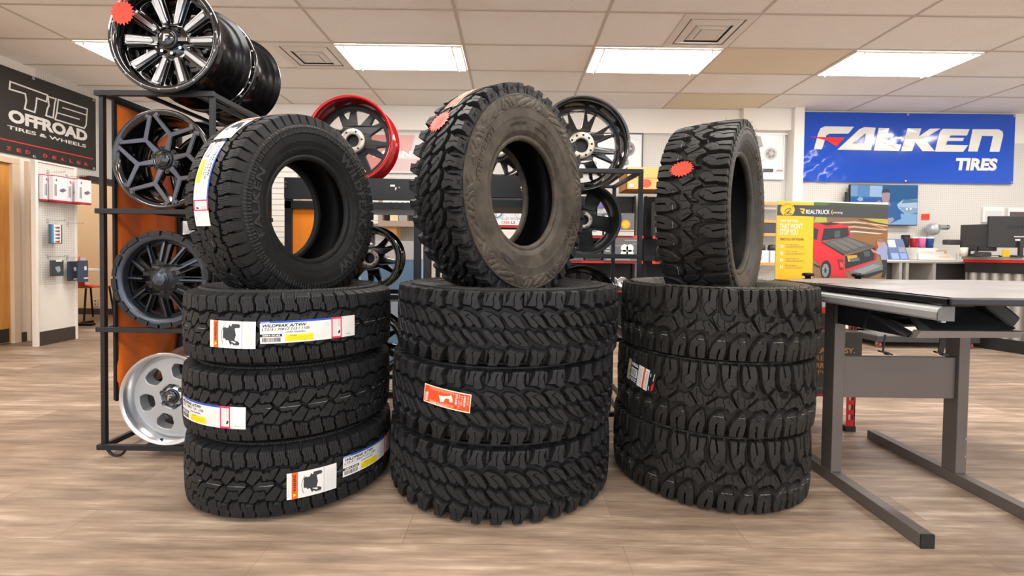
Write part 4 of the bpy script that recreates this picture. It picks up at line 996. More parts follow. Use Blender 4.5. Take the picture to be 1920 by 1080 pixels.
def rack_open():
    r = thing('wheel_rack', 'open black steel tube rack between the middle and right stacks', 'rack', (.135, 2.685, 0)); W, D, z = .617, .62, 1.510
    for x, y in ((.012, 0), (W - .012, 0), (.012, D), (W - .03, D)):
        b = MB(); b.bar((x, y, .012), (x, y, z - .01), .024, .024, STEEL, (0, 1, 0)); b.build('post', r, bevel=.002)
    for zz in (z - .014, 1.005, .52, .08):
        b = MB(); b.bar((0, 0, zz), (W, 0, zz), .026, .026, STEEL); b.bar((0, D, zz), (W - .018, D, zz), .022, .022, STEEL); b.bar((W - .012, 0, zz), (W - .03, D, zz), .024, .024, STEEL); b.bar((.012, 0, zz), (.012, D, zz), .022, .022, STEEL); b.bar((.075, 0, zz), (.075, D, zz), .02, .02, STEEL); b.bar((.51, 0, zz), (.51, D, zz), .02, .02, STEEL); b.build('shelf_frame', r, bevel=.002)
    for x in (.04, W - .04):
        b = MB(); b.cyl((x, 0, .0), (x, 0, .03), .012, STEEL, 12); b.build('foot', r)
    return r
RK4 = rack_open()
# ------------------------------------------------------------------ left wall: banner, panel with hanging goods, room behind
BANB = mat('banner_black', '#2b2724', .6); BWH = mat('banner_white', '#e2ded8', .6); BRD = mat('banner_red', '#d2343a', .6); GROM = mat('grommet', '#b9bcc0', .3, 1.)
b = MB(); X0 = XL + .02
def TL(p): return (X0 + p[2], p[0], p[1])
b.box(X0 - .006, X0, 2.74, 5.76, 1.965, 2.845, BANB)
S = .016; z = .0008
b.stroke([(4.785, 2.705), (5.166, 2.696), (5.155, 2.619), (5.05, 2.624), (5.042, 2.542), (5.026, 2.463), (4.924, 2.47), (4.942, 2.56), (4.932, 2.63), (4.778, 2.626)], S, BWH, TL, z, True)
b.stroke([(5.172, 2.682), (5.262, 2.684), (5.248, 2.633), (5.238, 2.564), (5.227, 2.462), (5.148, 2.465), (5.162, 2.541), (5.181, 2.586)], S, BWH, TL, z, True)
b.stroke([(5.289, 2.686), (5.647, 2.690), (5.629, 2.492), (5.604, 2.447), (5.25, 2.451), (5.269, 2.534), (5.289, 2.686)], S, BWH, TL, z)
b.stroke([(5.341, 2.612), (5.625, 2.614)], S * .8, BWH, TL, z * 1.5); b.stroke([(5.271, 2.534), (5.541, 2.537)], S * .8, BWH, TL, z * 1.5)
b.text('OFFROAD', 4.765, 2.302, .122, BWH, TL, z, .05, w=.88)
b.text('TIRES & WHEELS', 4.752, 2.218, .038, BWH, TL, z, .02, w=.875)
b.rect(2.74, 5.72, 2.094, 2.106, BRD, TL, z)
for ch, yy in zip('ZEDDEALER', (4.745, 4.835, 4.925, 5.11, 5.21, 5.31, 5.41, 5.505, 5.60)): b.text(ch, yy, 2.002, .036, BRD, TL, z, .03, w=.045)
for i, ch in enumerate('AUTHORI'): b.text(ch, 4.04 + i * .10, 2.002, .036, BRD, TL, z, .03, w=.045 if ch != 'I' else .010)
o = solo(b, 'wall_banner', 'black banner reading TIS OFFROAD TIRES & WHEELS high on the left wall', 'banner')
for y, zz in ((5.735, 2.825), (5.735, 1.985), (5.02, 2.825), (5.02, 1.985), (4.25, 2.825), (4.25, 1.985)):
    g = MB(); g.lathe([(.006, .0022), (.013, .0028), (.016, 0)], 14, GROM, T=lambda p, y=y, zz=zz: (X0 + p[2], y + p[0], zz + p[1])); g.build('grommet', o)
r = thing('pegboard_panel', 'white pegboard end panel with hanging accessories beside the wood door', 'display panel', (-4.80, 4.66, 0))
b = MB(); b.box(-.03, .0, .01, .415, .10, 1.87, PEGX); b.box(.0, .001, .012, .413, .10, .62, TRIMW); b.build('board', r)
for y in (-.012, .405): b = MB(); b.box(-.04, .012, y, y + .025, 0, 1.87, TRIMW); b.build('upright', r, bevel=.003)
b = MB(); b.box(-.028, .004, .013, .405, .0, .145, BASEB); b.build('base_strip', r)
b = MB(); b.box(-.04, .012, -.012, .43, 1.87, 1.885, TRIMW); b.build('top_strip', r)
CLR = mat('clear_plastic', '#c9ced3', .15, alpha=.45); CHR = mat('chrome', '#c9ccd0')
def hook(y, z, lab, L=.17, grp='pegboard hooks'):
    h = MB(); h.cyl((-4.798, y, z), (-4.798 + L, y, z), .003, CHR, 8); h.cyl((-4.798 + L, y, z), (-4.79 + L, y, z + .012), .003, CHR, 8); h.box(-4.799, -4.795, y - .012, y + .012, z - .02, z + .02, CHR)
    solo(h, 'peg_hook', lab, 'hook', grp)
hook(4.78, 1.785, 'steel peg hook holding the left white and red filter box'); hook(4.98, 1.77, 'steel peg hook holding the right white and red filter boxes', .2)
hook(4.775, 1.285, 'steel peg hook above the blue and red blister pack'); hook(4.985, 1.27, 'empty steel peg hook right of the blue and red blister pack')
hook(4.775, .915, 'steel peg hook above the left black pouch'); hook(4.98, .905, 'steel peg hook above the right dark blue pouches')
def filt(x, y, lab):
    r = thing('filter_box', lab, 'box', (x, y, 1.475), group='white and red boxes on the pegboard'); WB = flat('#e3dfe2', .4); RB = flat('#a91f33')
    b = MB(); b.box(-.022, .022, -.075, .075, .0, .27, WB); b.box(-.0225, .0225, -.0755, .0755, .0, .022, RB); b.box(-.0225, .0225, -.0755, .0755, .262, .271, RB)
    def T(p): return (p[0], -.0765 - p[2], p[1])
    T2 = lambda p: (.0232 + p[2], p[0] - .075, p[1])
    b.poly([(.065, .13), (.11, .15), (.14, .13), (.10, .105), (.07, .11)], flat('#6d667a'), T2); b.poly([(.022, .225), (.04, .245), (.036, .225), (.045, .21), (.028, .215)], flat('#b4283a'), T2)
    b.rect(.012, .018, .06, .18, flat('#8c8890'), T2); b.rect(.024, .032, .06, .18, flat('#3a3840'), T2); b.rect(.085, .125, .04, .075, flat('#f4f4f2'), T2)
    b.build('carton', r, bevel=.002); return r
filt(-4.77, 4.76, 'white and red filter box at the far left of the pegboard panel'); filt(-4.71, 4.80, 'white and red filter box in front of the leftmost one')
filt(-4.72, 4.96, 'white and red filter box behind the rightmost one on the panel'); filt(-4.64, 5.00, 'white and red filter box sticking out at the right of the panel')
def blister(y, z, w, h, x, body, lab, cat='blister pack', extra=None, nm='blister_pack'):
    r = thing(nm, lab, cat, (x, y, z), group='packs hanging on the pegboard')
    b = MB(); b.box(-.012, .012, -w / 2, w / 2, -h, 0, body); b.build('package', r, bevel=.004)
    b = MB(); T = lambda p: (.0135 + p[2], p[0], p[1])
    (extra or (lambda b, T: b.rect(-w * .3, w * .3, -.03, -.01, WHT, T)))(b, T); b.build('printed_card', r)
    b = MB(); b.box(-.002, .002, -w * .25, w * .25, 0, .04, CLR); b.build('hang_tab', r); return r
def ex1(b, T):
    b.rect(-.055, -.03, -.19, -.0, flat('#3f8fc4'), T); b.rect(-.03, .045, -.19, -.0, WHT, T)
    for k in range(5): b.poly([(-.022, -.03 - .036 * k), (.035, -.02 - .036 * k), (.03, -.045 - .036 * k), (-.01, -.04 - .036 * k)], flat(('#b23a3c', '#4c6a8c')[k % 2]), T, .0005)
blister(4.775, 1.245, .125, .20, -4.72, flat('#46586c'), 'blister pack with blue, white and red artwork under the filter boxes', extra=ex1)
def ex2(b, T): b.rect(-.02, .045, -.015, .01, flat('#e6e0d2'), T); b.poly([(-.03, -.07), (.02, -.06), (.03, -.11), (.0, -.13), (-.02, -.10)], flat('#9aa2aa'), T)
blister(4.785, .875, .13, .165, -4.72, flat('#373d45'), 'black pouch in a clear bag at the lower left of the panel', 'pouch', ex2, 'hanging_pouch')
def ex3(b, T): b.rect(.0, .05, -.20, -.185, WHT, T); b.poly([(.0, -.07), (.03, -.06), (.035, -.10), (.01, -.11)], flat('#d8dadc'), T)
blister(4.975, .86, .10, .21, -4.74, flat('#2f3b4a'), 'dark blue pouch hanging behind the rightmost one', 'pouch', ex3, 'hanging_pouch'); blister(5.01, .87, .11, .235, -4.66, flat('#39455a'), 'rightmost dark blue pouch with white tag on the pegboard panel', 'pouch', ex3, 'hanging_pouch')
# black speaker bar above the opening, seen beside the banner
b = MB(); b.box(-5.2, -5.05, 5.55, 6.0, 1.80, 1.87, mat('dark_box', '#2a2623', .5)); solo(b, 'door_closer', 'dark box fixed above the opening below the banner corner', 'fixture', bevel=.008)
# chair, table and outlet in the far room
PLR = mat('chair_red', '#e2492a', .4); BLKM = mat('black_metal', '#131416', .4, .5)
def chair(loc, rz, lab):
    r = thing('plastic_chair', lab, 'chair', loc, Matrix.Rotation(radians(rz), 3, 'Z'), 'red chairs in the far room')
    b = MB(); n = 8
    vs = []; H_ = .44
    for i in range(n + 1):
        t = i / n; w = .23 - .05 * max(0, t - .5) * 2; zz = .45 if t < .45 else .45 + H_ * ((t - .45) / .55) ** 1.1; yy = -.22 + .42 * min(1, t / .5) + .05 * max(0, t - .5)
        for s in np.linspace(-1, 1, 7): vs.append((w * s, yy, zz + .02 * s * s))
    fs = [(i * 7 + j, i * 7 + j + 1, i * 7 + 8 + j, i * 7 + 7 + j) for i in range(n) for j in range(6)]
    b.add(vs, fs, PLR, True); o = b.build('seat_shell', r); m = o.modifiers.new('s', 'SOLIDIFY'); m.thickness = .008
    for sx in (-1, 1):
        for sy in (-1, 1): b = MB(); b.cyl((sx * .2, sy * .2, 0), (sx * .17, sy * .15, .45), .012, BLKM, 10); b.build('leg', r)
    return r
chair((-5.95, 6.48, 0), 168, 'red plastic chair behind the white table in the far room'); chair((-5.55, 5.35, 0), 90, 'red plastic chair seat seen under the white table edge')
r = thing('cafe_table', 'white topped table in the warm room at the left', 'table', (-5.95, 5.95, 0))
b = MB(); b.box(-.35, .45, -.30, .25, .70, .73, mat('table_white', '#e9e4dc', .4)); b.build('tabletop', r, bevel=.006)
b = MB(); b.cyl((.3, 0, .02), (.3, 0, .70), .03, BLKM, 14); b.build('pedestal', r); b = MB(); b.bar((.05, 0, .015), (.55, 0, .015), .06, .03, BLKM); b.bar((.3, -.25, .015), (.3, .25, .015), .06, .03, BLKM); b.build('base', r)
r = thing('wall_outlet', 'white electrical outlet low on the warm wall of the far room', 'outlet', (-6.27, 6.945, .18))
b = MB(); b.box(-.036, .036, -.006, 0, -.058, .058, mat('outlet_ivory', '#e9d9b8', .4)); b.build('cover_plate', r, bevel=.002)
for zz in (-.025, .025): b = MB(); b.box(-.015, .015, -.008, -.005, zz - .013, zz + .013, mat('outlet_dark', '#a9845a', .5)); b.build('socket', r)
# ------------------------------------------------------------------ back of the shop
def img(x0, y0, x1, y1, u0, v0, u1, v1):
    """map artwork coordinates (x right, y down) on a rectangle"""
    return lambda q: [(u0 + (x - x0) / (x1 - x0) * (u1 - u0), v1 - (y - y0) / (y1 - y0) * (v1 - v0)) for x, y in q]
# slat wall panel seen through the left upright tire
b = MB(); b.box(-3.9, -2.85, YB - .03, YB, .3, 2.35, mat('slat_white', '#dcd8d1', .5))
for k in range(27): b.box(-3.9, -2.85, YB - .032, YB - .028, .38 + .072 * k, .388 + .072 * k, mat('slat_groove', '#9a948b', .6))
solo(b, 'slatwall_panel', 'white slatwall panel on the back wall behind the left upright tire', 'wall panel')
# posters
def poster(x0, x1, z0, z1, name, lab, col, art, frame=None, y=YB - .0, cat='poster'):
    r = thing(name, lab, cat, (x0, y, z0)); W, Hh = x1 - x0, z1 - z0
    b = MB(); b.box(0, W, -.012, 0, 0, Hh, col); T = lambda p: (p[0], -.0125 - p[2], p[1]); art(b, T, W, Hh); b.build('print', r)
    if frame:
        for q in ((-.012, W + .012, -.012, .004), (-.012, W + .012, Hh - .004, Hh + .012)): b = MB(); b.box(q[0], q[1], -.02, 0, q[2], q[3], frame); b.build('frame_strip', r)
        for q in (-.012, W - .004): b = MB(); b.box(q, q + .016, -.02, 0, 0, Hh, frame); b.build('frame_strip', r)
    return r
def gear(b, T, x, y, r, z=.0005, c1='#8c8a88', c2='#5c5a59'):
    b.poly(circ(r, 24, x, y), flat(c1), T, z); b.poly(circ(r * .72, 20, x, y), flat(c2), T, z * 2); b.poly(circ(r * .35, 16, x + r * .1, y + r * .05), flat('#b9b6b2'), T, z * 3)
    for k in range(5): b.poly(circ(r * .09, 8, x + r * .55 * cos(k * 1.256), y + r * .55 * sin(k * 1.256)), flat('#d4d2ce'), T, z * 3)
def artA(b, T, W, Hh):
    gear(b, T, W * .20, Hh * .62, .085); b.poly([(W * .28, Hh * .58), (W * .72, Hh * .50), (W * .72, Hh * .60), (W * .30, Hh * .68)], flat('#7a7876'), T, .0004); gear(b, T, W * .82, Hh * .62, .10)
    gear(b, T, W * .80, Hh * .27, .055, c1='#c9c7c4', c2='#6d6b69'); gear(b, T, W * .42, Hh * .22, .045, c1='#e8e6e2', c2='#8f8d8a')
    b.stroke([(W * .76, Hh * .88), (W * .84, Hh * .93), (W * .94, Hh * .86)], .006, flat('#c2c4c6'), T, .0005); b.rect(W * .66, W * .82, .015, .04, flat('#56565a'), T, .0005)
poster(.62, 1.70, 2.09, 2.60, 'parts_poster', 'white poster of axle parts on the pegboard left of the right upright tire', flat('#dfe3e6', .3), artA, mat('frame_dark', '#55524e', .4))
def artB(b, T, W, Hh):
    b.poly([(.10, Hh * .95), (.30, Hh * .90), (.42, Hh * .62), (.62, Hh * .72), (.58, Hh * .95), (.44, Hh * 1.0)], flat('#a9a6a3'), T, .0004); gear(b, T, .35, Hh * .78, .07); gear(b, T, .72, Hh * .56, .085, c1='#c2c0bd', c2='#8a8885')
    b.stroke(circ(.09, 20, .18, Hh * .30), .005, flat('#b06a6a'), T, .0006, True); b.poly(circ(.05, 14, .18, Hh * .30), flat('#c59a98'), T, .0005); b.rect(.62, .76, Hh * .14, Hh * .22, flat('#4a4a50'), T, .0006); b.rect(.80, .90, Hh * .16, Hh * .20, flat('#d08078'), T, .0006)
poster(2.68, 3.565, 2.04, 2.62, 'parts_poster', 'white poster of suspension parts between the right upright tire and the blue banner', flat('#e2e3e4', .25), artB, mat('frame_white', '#f0efec', .3))
def artW(b, T, W, Hh):
    b.rect(.02, W * .52, Hh * .04, Hh * .96, flat('#c9847f'), T, .0004); b.poly([(W * .60, Hh * .96), (W * .86, Hh * .96), (W * .80, Hh * .5), (W * .70, Hh * .42)], flat('#d9a7a4'), T, .0004); b.rect(W * .56, W * .98, Hh * .04, Hh * .36, flat('#d0b6b6'), T, .0004)
    b.rect(W * .52, W * .56, Hh * .0, Hh * .98, flat('#dcd9da'), T, .0005)
    b.text('WARN', W * .28, Hh * .40, Hh * .16, flat('#efecea'), T, .001, .05, w=W * .55)
poster(-2.17, -1.16, 2.05, 2.57, 'sign', 'red and white sign on the back wall behind the red wheel', flat('#d8d3d2', .5), artW, cat='sign')

# gondola shelves: black bays with red shelf lips
BLKF = mat('fixture_black', '#1c1c1e', .5); PEGB = m_peg('pegboard_black', '#2a2a2c', '#0c0c0d'); REDL = mat('shelf_lip_red', '#e0352c', .4); CART = mat('cardboard', '#d9a566', .75); CARD2 = mat('cardboard_dark', '#b07a3e', .8)
def bay(x0, x1, shelves, top, lab, y0=5.42, y1=6.02, board=PEGB, frame=BLKF, lip=REDL, dz=.028, group='shelf bays along the back wall', bz=0.):
    r = thing('shelf_bay', lab, 'shelf unit', (x0, y0, 0), group=group); W, D = x1 - x0, y1 - y0
    b = MB(); b.box(0, W, D - .02, D, .06, top, board); b.build('back_board', r)
    for x in (0, W - .03):
        b = MB(); b.box(x, x + .03, D - .06, D - .02, 0, top, frame)
        for k in range(int(top / .05)): b.box(x + .010, x + .020, D - .0615, D - .06, .05 + .05 * k, .07 + .05 * k, flat('#050505'))
        b.build('upright', r)
    for z in shelves:
        d = .42 if z > .3 else D; b = MB(); b.box(.005, W - .005, D - d, D - .06, z - .02, z, frame); o = b.build('shelf', r)
        b = MB(); b.box(.0, W, D - d - .008, D - d, z - dz, z + .006, lip); b.build('shelf_lip', o)
    b = MB(); b.box(0, W, D - .5, D, 0, .10, frame); b.build('base', r)
    return r
bay(.62, 1.585, (1.235, .93, .58), 1.76, 'black shelf bay with red shelf lips right of the middle upright tire')
bay(1.70, 2.66, (1.235, .93, .58), 1.76, 'black shelf bay with red shelf lips behind the right upright tire')
bay(-.40, .56, (1.345, 1.03, .70), 1.76, 'black shelf bay with red lip seen through the middle upright tire', group='shelf bays along the back wall')
def carton(x, y, z, w, d, h, lab, m, art=None, name='product_box', grp='boxes on the back shelves', cat='box'):
    b = MB(); b.box(0, w, 0, d, 0, h, m)
    if art: art(b, lambda p: (p[0], -.0008 - p[2], p[1]), w, h)
    return solo(b, name, lab, cat, grp, loc=(x, y, z), bevel=0)
GBX = flat('#5d5f61', .4); DBX = flat('#2e2f31', .45); LBX = flat('#8d8f90', .4)
def a_amber(b, T, w, h):
    b.rect(.01, w * .55, h * .80, h * .88, WHT, T, .0004); b.rect(0, w, 0, h * .18, flat('#b9b9b6'), T, .0004); b.rect(.0, w, h * .22, h * .26, flat('#d9b98c'), T, .0005)
    b.poly(circ(h * .21, 24, w * .72, h * .50), flat('#c98a1e'), T, .0008); b.poly(circ(h * .15, 8, w * .72, h * .50), flat('#e2ae3c'), T, .0012); b.stroke([(.02, h * .3), (.06, h * .75), (.10, h * .72), (.08, h * .3)], .008, flat('#c5c7c8'), T, .0005)
carton(1.10, 5.55, 1.236, .36, .18, .27, 'grey light box with round amber lamp picture on the upper red lipped shelf', GBX, a_amber)
def a_lobe(b, T, w, h):
    for dx, dy in ((-1, -1), (1, -1), (-1, 1), (1, 1)): b.poly(circ(.045, 16, w * .62 + dx * .032, h * .45 + dy * .032), flat('#f2f2ee'), T, .0006)
    b.rect(w * .55, w * .92, h * .88, h * .93, LBX, T, .0004); b.poly([(.02, h * .66), (w * .9, h * .78), (w * .85, h * .72), (.02, h * .58)], flat('#77787a'), T, .0004); b.rect(.03, w * .7, h * .06, h * .09, flat('#a5a6a7'), T, .0004)
    for k in range(3): b.rect(.02, .07, h * (.42 + .12 * k), h * (.45 + .12 * k), flat('#e8e8e6'), T, .0005)
    b.rect(.0, .08, h * .8, h * .98, flat('#c4a54a'), T, .0005)
carton(1.10, 5.54, .931, .45, .18, .275, 'dark box with white four lobe light picture on the lower red lipped shelf', GBX, a_lobe)
def a_line(b, T, w, h): b.rect(.0, w, h * .66, h * .72, flat('#c9cbcc'), T, .0004); [b.rect(w * .35, w * .6, h * (.3 + .07 * k), h * (.33 + .07 * k), flat('#b5b6b7'), T, .0004) for k in range(3)]
carton(1.72, 5.56, 1.236, .22, .18, .42, 'tall grey box with white stripe left of the right upright tire', GBX, a_line)
carton(1.96, 5.60, 1.236, .30, .16, .30, 'grey product box on the shelf hidden behind the right upright tire', DBX, a_line)
def a_txt(s, c='#cfcfcd'):
    return lambda b, T, w, h: (b.rect(w * .08, w * .6, h * .7, h * .78, flat(c), T, .0004), b.rect(w * .08, w * .35, h * .2, h * .3, flat(c), T, .0004))
carton(.88, 5.58, .931, .20, .16, .20, 'small dark box with pale stripes beside the four lobe light box', DBX, a_txt('')); carton(.66, 5.56, .931, .20, .16, .14, 'low grey box on the lower red lipped shelf behind the satin wheel', GBX, a_txt(''))
carton(.84, 5.56, 1.236, .24, .16, .20, 'white and grey lamp box seen through the satin black wheel', flat('#c7c8c8'), lambda b, T, w, h: gear(b, T, w * .6, h * .5, .06)); carton(.64, 5.56, 1.236, .17, .16, .16, 'small white box seen between spokes of the satin black wheel', flat('#e4e2de'))
carton(1.06, 5.56, .581, .16, .2, .10, 'red ended box low on the shelf right of the middle stack', flat('#c9352d')); carton(1.75, 5.5, .581, .42, .2, .16, 'black box with red splash picture low behind the right stack top', flat('#3a3a3c'), lambda b, T, w, h: (b.poly([(w * .35, h * .35), (w * .8, h * .75), (w * .92, h * .6), (w * .7, h * .3)], flat('#d4261e'), T, .0004)))
# driving light and bottle
r = thing('driving_light', 'round chrome driving lights standing low between middle and right stacks', 'lamp', (1.25, 5.45, .70))
b = MB(); b.box(-.11, .11, -.02, .05, -.12, -.08, BLKF); b.build('bracket', r)
for s in (-1, 1):
    b = MB(); b.lathe([(0, .01), (.05, .0), (.062, .012), (.066, .0), (.06, -.05), (.02, -.08)], 24, mat('lamp_chrome', '#c9cfd4', .15, .9), T=lambda p, s=s: (s * .055 + p[0], -p[2], p[1] - .02)); b.build('lamp', r)
b = MB(); b.lathe([(0, 0), (.042, 0), (.044, .02), (.044, .17), (.018, .21), (.018, .25), (0, .25)], 20, mat('bottle_dark', '#3a3c3e', .3)); b.box(-.03, .03, -.046, -.044, .05, .14, WHT); solo(b, 'bottle', 'dark spray bottle with white label on the lower shelf left of the right upright tire', 'bottle', loc=(1.86, 5.56, .931))
b = MB(); b.lathe([(0, 0), (.03, 0), (.03, .15), (.01, .18), (.01, .21), (0, .21)], 16, BLKF); solo(b, 'bottle', 'small black bottle beside the spray bottle', 'bottle', loc=(1.76, 5.58, .931))
# cardboard cartons on top of the bay
for zz, hh, l in ((1.775, .13, 'open cardboard carton with red dot sticker on top of the black shelf bay'), (1.906, .125, 'cardboard carton stacked on the one with the red dot sticker')):
    r = thing('cardboard_box', l, 'box', (1.33, 5.42, zz), group='cardboard cartons on the shelf top'); w = .86
    b = MB(); b.box(0, w, 0, .005, 0, hh, CART); b.box(0, w, .40, .405, 0, hh, CART); b.box(0, .005, 0, .405, 0, hh, CARD2); b.box(w - .005, w, 0, .405, 0, hh, CARD2); b.box(0, w, 0, .405, 0, .004, CARD2)
    b.build('carton', r)
    if hh > .126: b = MB(); b.poly(circ(.05, 24, .22, .07), flat('#f04a30'), lambda p: (p[0] * 1.25 - .05, -.001, p[1])); b.build('dot_sticker', r); b = MB(); b.rect(.03, .08, .03, .06, WHT, lambda p: (p[0], -.001, p[1])); b.build('paper_label', r)
# hanging clear packs
PURP = flat('#6a63a0'); PK = mat('silver_bag', '#b9bdc0', .25, .3)
def hang(x, z, w, h, lab, y=5.93, head=None, m=PK, ar=None):
    r = thing('hanging_pack', lab, 'package', (x, y, z), group='clear packs hanging on the back pegboard'); rr = random.Random(int(x * 977))
    b = MB(); n, k = 6, 8; vs = [(-w / 2 + w * i / n, -.012 - .018 * rr.random(), -h * j / k) for i in range(n + 1) for j in range(k + 1)]
    b.add(vs, [(i * (k + 1) + j, i * (k + 1) + j + 1, (i + 1) * (k + 1) + j + 1, (i + 1) * (k + 1) + j) for i in range(n) for j in range(k)], m); o = b.build('bag', r); md = o.modifiers.new('s', 'SOLIDIFY'); md.thickness = .003
    if head: b = MB(); b.box(-w / 2, w / 2, -.034, -.031, -h * .38, 0, head); b.rect(w * .15, w * .3, -h * .15, -h * .05, WHT, lambda p: (p[0], -.0345, p[1])); b.build('header_card', r)
    b = MB(); b.cyl((0, .1, .01), (0, -.05, .01), .003, CHR, 8); b.build('hook', r); return r
hang(1.20, 1.70, .24, .26, 'clear pack with purple header card under the cardboard cartons', head=PURP); hang(1.95, 1.72, .16, .26, 'clear pack hanging left of the right upright tire', m=PK); hang(.98, 1.68, .15, .24, 'clear bag seen through the upper spokes of the satin wheel')
hang(.80, 1.62, .15, .22, 'crinkled silver bag behind the satin wheel')
for i, (x, z) in enumerate(((-3.42, 1.35), (-3.20, 1.33), (-3.02, 1.36), (-3.22, 1.02))):
    hang(x, z, .17, .28, ('crinkled silver bag left of the other two under the Y spoke wheel', 'crinkled silver bag in the middle under the Y spoke wheel', 'crinkled silver bag at the right under the Y spoke wheel', 'crinkled silver bag hanging low under the Y spoke wheel shelf')[i], y=4.5)
r = thing('display_stand', 'dark display stand holding silver bags behind the left rack', 'display stand', (-3.25, 4.62, 0)); b = MB(); b.box(-.35, .38, 0, .03, .05, 1.5, PEGB); b.build('board', r)
for x in (-.36, .36): b = MB(); b.box(x - .015, x + .015, -.02, .03, 0, 1.5, BLKF); b.build('upright', r)
b = MB(); b.box(-.37, .39, -.25, .2, 0, .05, BLKF); b.build('base', r)
# boxed headlight set through the middle upright tire
def a_oct(b, T, w, h):
    for x in (.10, .42): b.stroke(circ(.095, 28, x, h * .58), .012, flat('#b9bcc2'), T, .0004, True)
    b.stroke(circ(.075, 24, .10, h * .58), .018, flat('#4f7fae'), T, .0006, True); b.stroke([(.10, h * .58), (.15, h * .75)], .014, flat('#4f7fae'), T, .0006); b.stroke([(.10, h * .58), (.10, h * .3)], .014, flat('#5d89b5'), T, .0007)
    b.text('OCTANE', .16, h * .36, .040, flat('#c2bfd0'), T, .0008, .0, w=.22); b.text('HI-LED HEADLIGHTS', .16, h * .22, .034, flat('#4a4c55'), T, .0008, -.01, w=.30); b.text('CREE', .165, h * .06, .030, flat('#c06a5c'), T, .0008, .02, w=.10); b.text('LS', .28, h * .06, .034, flat('#3c3e44'), T, .0008, .02, w=.05)
carton(-.30, 5.56, 1.346, .56, .2, .28, 'white headlight box with blue ring picture seen through the middle upright tire', flat('#e0dfe2', .4), a_oct)
carton(-.24, 5.56, 1.031, .42, .2, .26, 'plain white box below the headlight box behind the middle upright tire', flat('#dcd6cc', .5))
# goods between the left and middle upright tires
BRN = mat('display_taupe', '#8f8072', .6)
r = thing('display_shelf', 'taupe display frame with small items between the left and middle upright tires', 'shelf', (-1.66, 5.72, 1.32))
b = MB(); b.box(0, .05, 0, .35, 0, .36, BRN); b.build('side_panel', r); b = MB(); b.box(.05, .60, .33, .36, 0, .36, BRN); b.build('back_panel', r); b = MB(); b.box(.05, .60, 0, .33, 0, .07, BRN); b.build('shelf', r)
b = MB(); b.box(.05, .6, 0, .33, .20, .225, BRN); b.build('shelf', r)
carton(-1.52, 5.74, 1.391, .10, .1, .07, 'small cream box inside the taupe display frame', flat('#cdb791'), grp='small goods in the taupe frame'); carton(-1.41, 5.74, 1.391, .10, .1, .07, 'small grey box inside the taupe display frame', flat('#8f8b88'), grp='small goods in the taupe frame')
carton(-1.60, 5.70, 1.546, .42, .2, .10, 'white box with row of grey dots above the taupe display frame', flat('#e6e6e3'), lambda b, T, w, h: [b.poly(circ(.016, 12, .10 + .07 * k, h * .6), flat('#7a7e82'), T, .0004) for k in range(4)])
carton(-1.95, 5.85, 1.40, .27, .1, .13, 'white box beside the taupe display frame', flat('#e2e0dc'), lambda b, T, w, h: b.rect(.09, .2, .03, .045, flat('#b9b4ae'), T, .0004))
b = MB(); b.box(-2.0, -1.67, 5.84, 6.14, 1.36, 1.395, TRIMW); solo(b, 'wall_shelf', 'thin white wall shelf under the white box on the back wall', 'shelf')
carton(-1.60, 5.80, 1.11, .145, .22, .21, 'tan cardboard box on the white shelf between the upright tires', CART)
b = MB(); b.box(-1.9, -1.15, 5.76, 6.14, 1.075, 1.105, TRIMW); solo(b, 'wall_shelf', 'white wall shelf under the tan cardboard box', 'shelf')
r = thing('display_case', 'white and blue product display reading Weather behind the gloss black wheel', 'display', (-1.38, 4.2, 0))
b = MB(); b.box(0, .50, 0, .35, .0, .94, mat('display_blue', '#7ea6cf', .4)); b.build('cabinet', r)
b = MB(); b.box(0, .50, -.005, .35, .94, 1.11, mat('display_white', '#e6e9ec', .4)); b.text('Weather', .035, 1.005, .045, SBLK, lambda p: (p[0], -.0055, p[1]), 0, .035, w=.24); b.text('Drill Quality', .105, .955, .024, flat('#8a8a88'), lambda p: (p[0], -.0055, p[1]), 0, 0, w=.16); b.build('header', r)
b = MB(); b.poly([(.24, .60), (.34, .66), (.42, .56), (.36, .40), (.26, .42)], flat('#b7cfe8'), lambda p: (p[0], -.001, p[1])); b.poly([(.05, .75), (.16, .82), (.22, .70), (.12, .62)], flat('#5f8dbd'), lambda p: (p[0], -.001, p[1])); b.build('artwork', r)
# wooden lipped shelves left of the yellow sign
WDL = mat('wood_lip', '#d79a58', .5)
bay(2.72, 3.52, (1.66, 1.445, 1.285, .93, .5), 1.70, 'white shelf unit with wood lips just left of the yellow truck sign', board=PEG, frame=TRIMW, lip=WDL, y0=5.50, group='shelf units with wood lips')
for x, w, h, z, l, m in ((3.02, .18, .13, 1.286, 'small dark case on the wood lipped shelf left of the yellow sign', flat('#3c4048')), (3.21, .14, .10, 1.286, 'small blue grey case beside the dark case', flat('#5a6a80')), (2.98, .13, .15, .931, 'left white carton under the black cups on the wood lipped shelf', flat('#e8e8ea')), (3.13, .13, .15, .931, 'right white carton under the black cups on the wood lipped shelf', flat('#dfe0e4'))):
    carton(x, 5.60, z, w, .16, h, l, m, grp='boxes on the wood lipped shelves')
for x, l in ((3.05, 'left small black round part on a white carton'), (3.19, 'right small black round part on a white carton')):
    b = MB(); b.lathe([(0, 0), (.05, 0), (.055, .03), (.04, .07), (0, .075)], 20, mat('part_black', '#2b2c30', .35)); solo(b, 'round_part', l, 'car part', 'black parts on the white cartons', loc=(x, 5.67, 1.082))
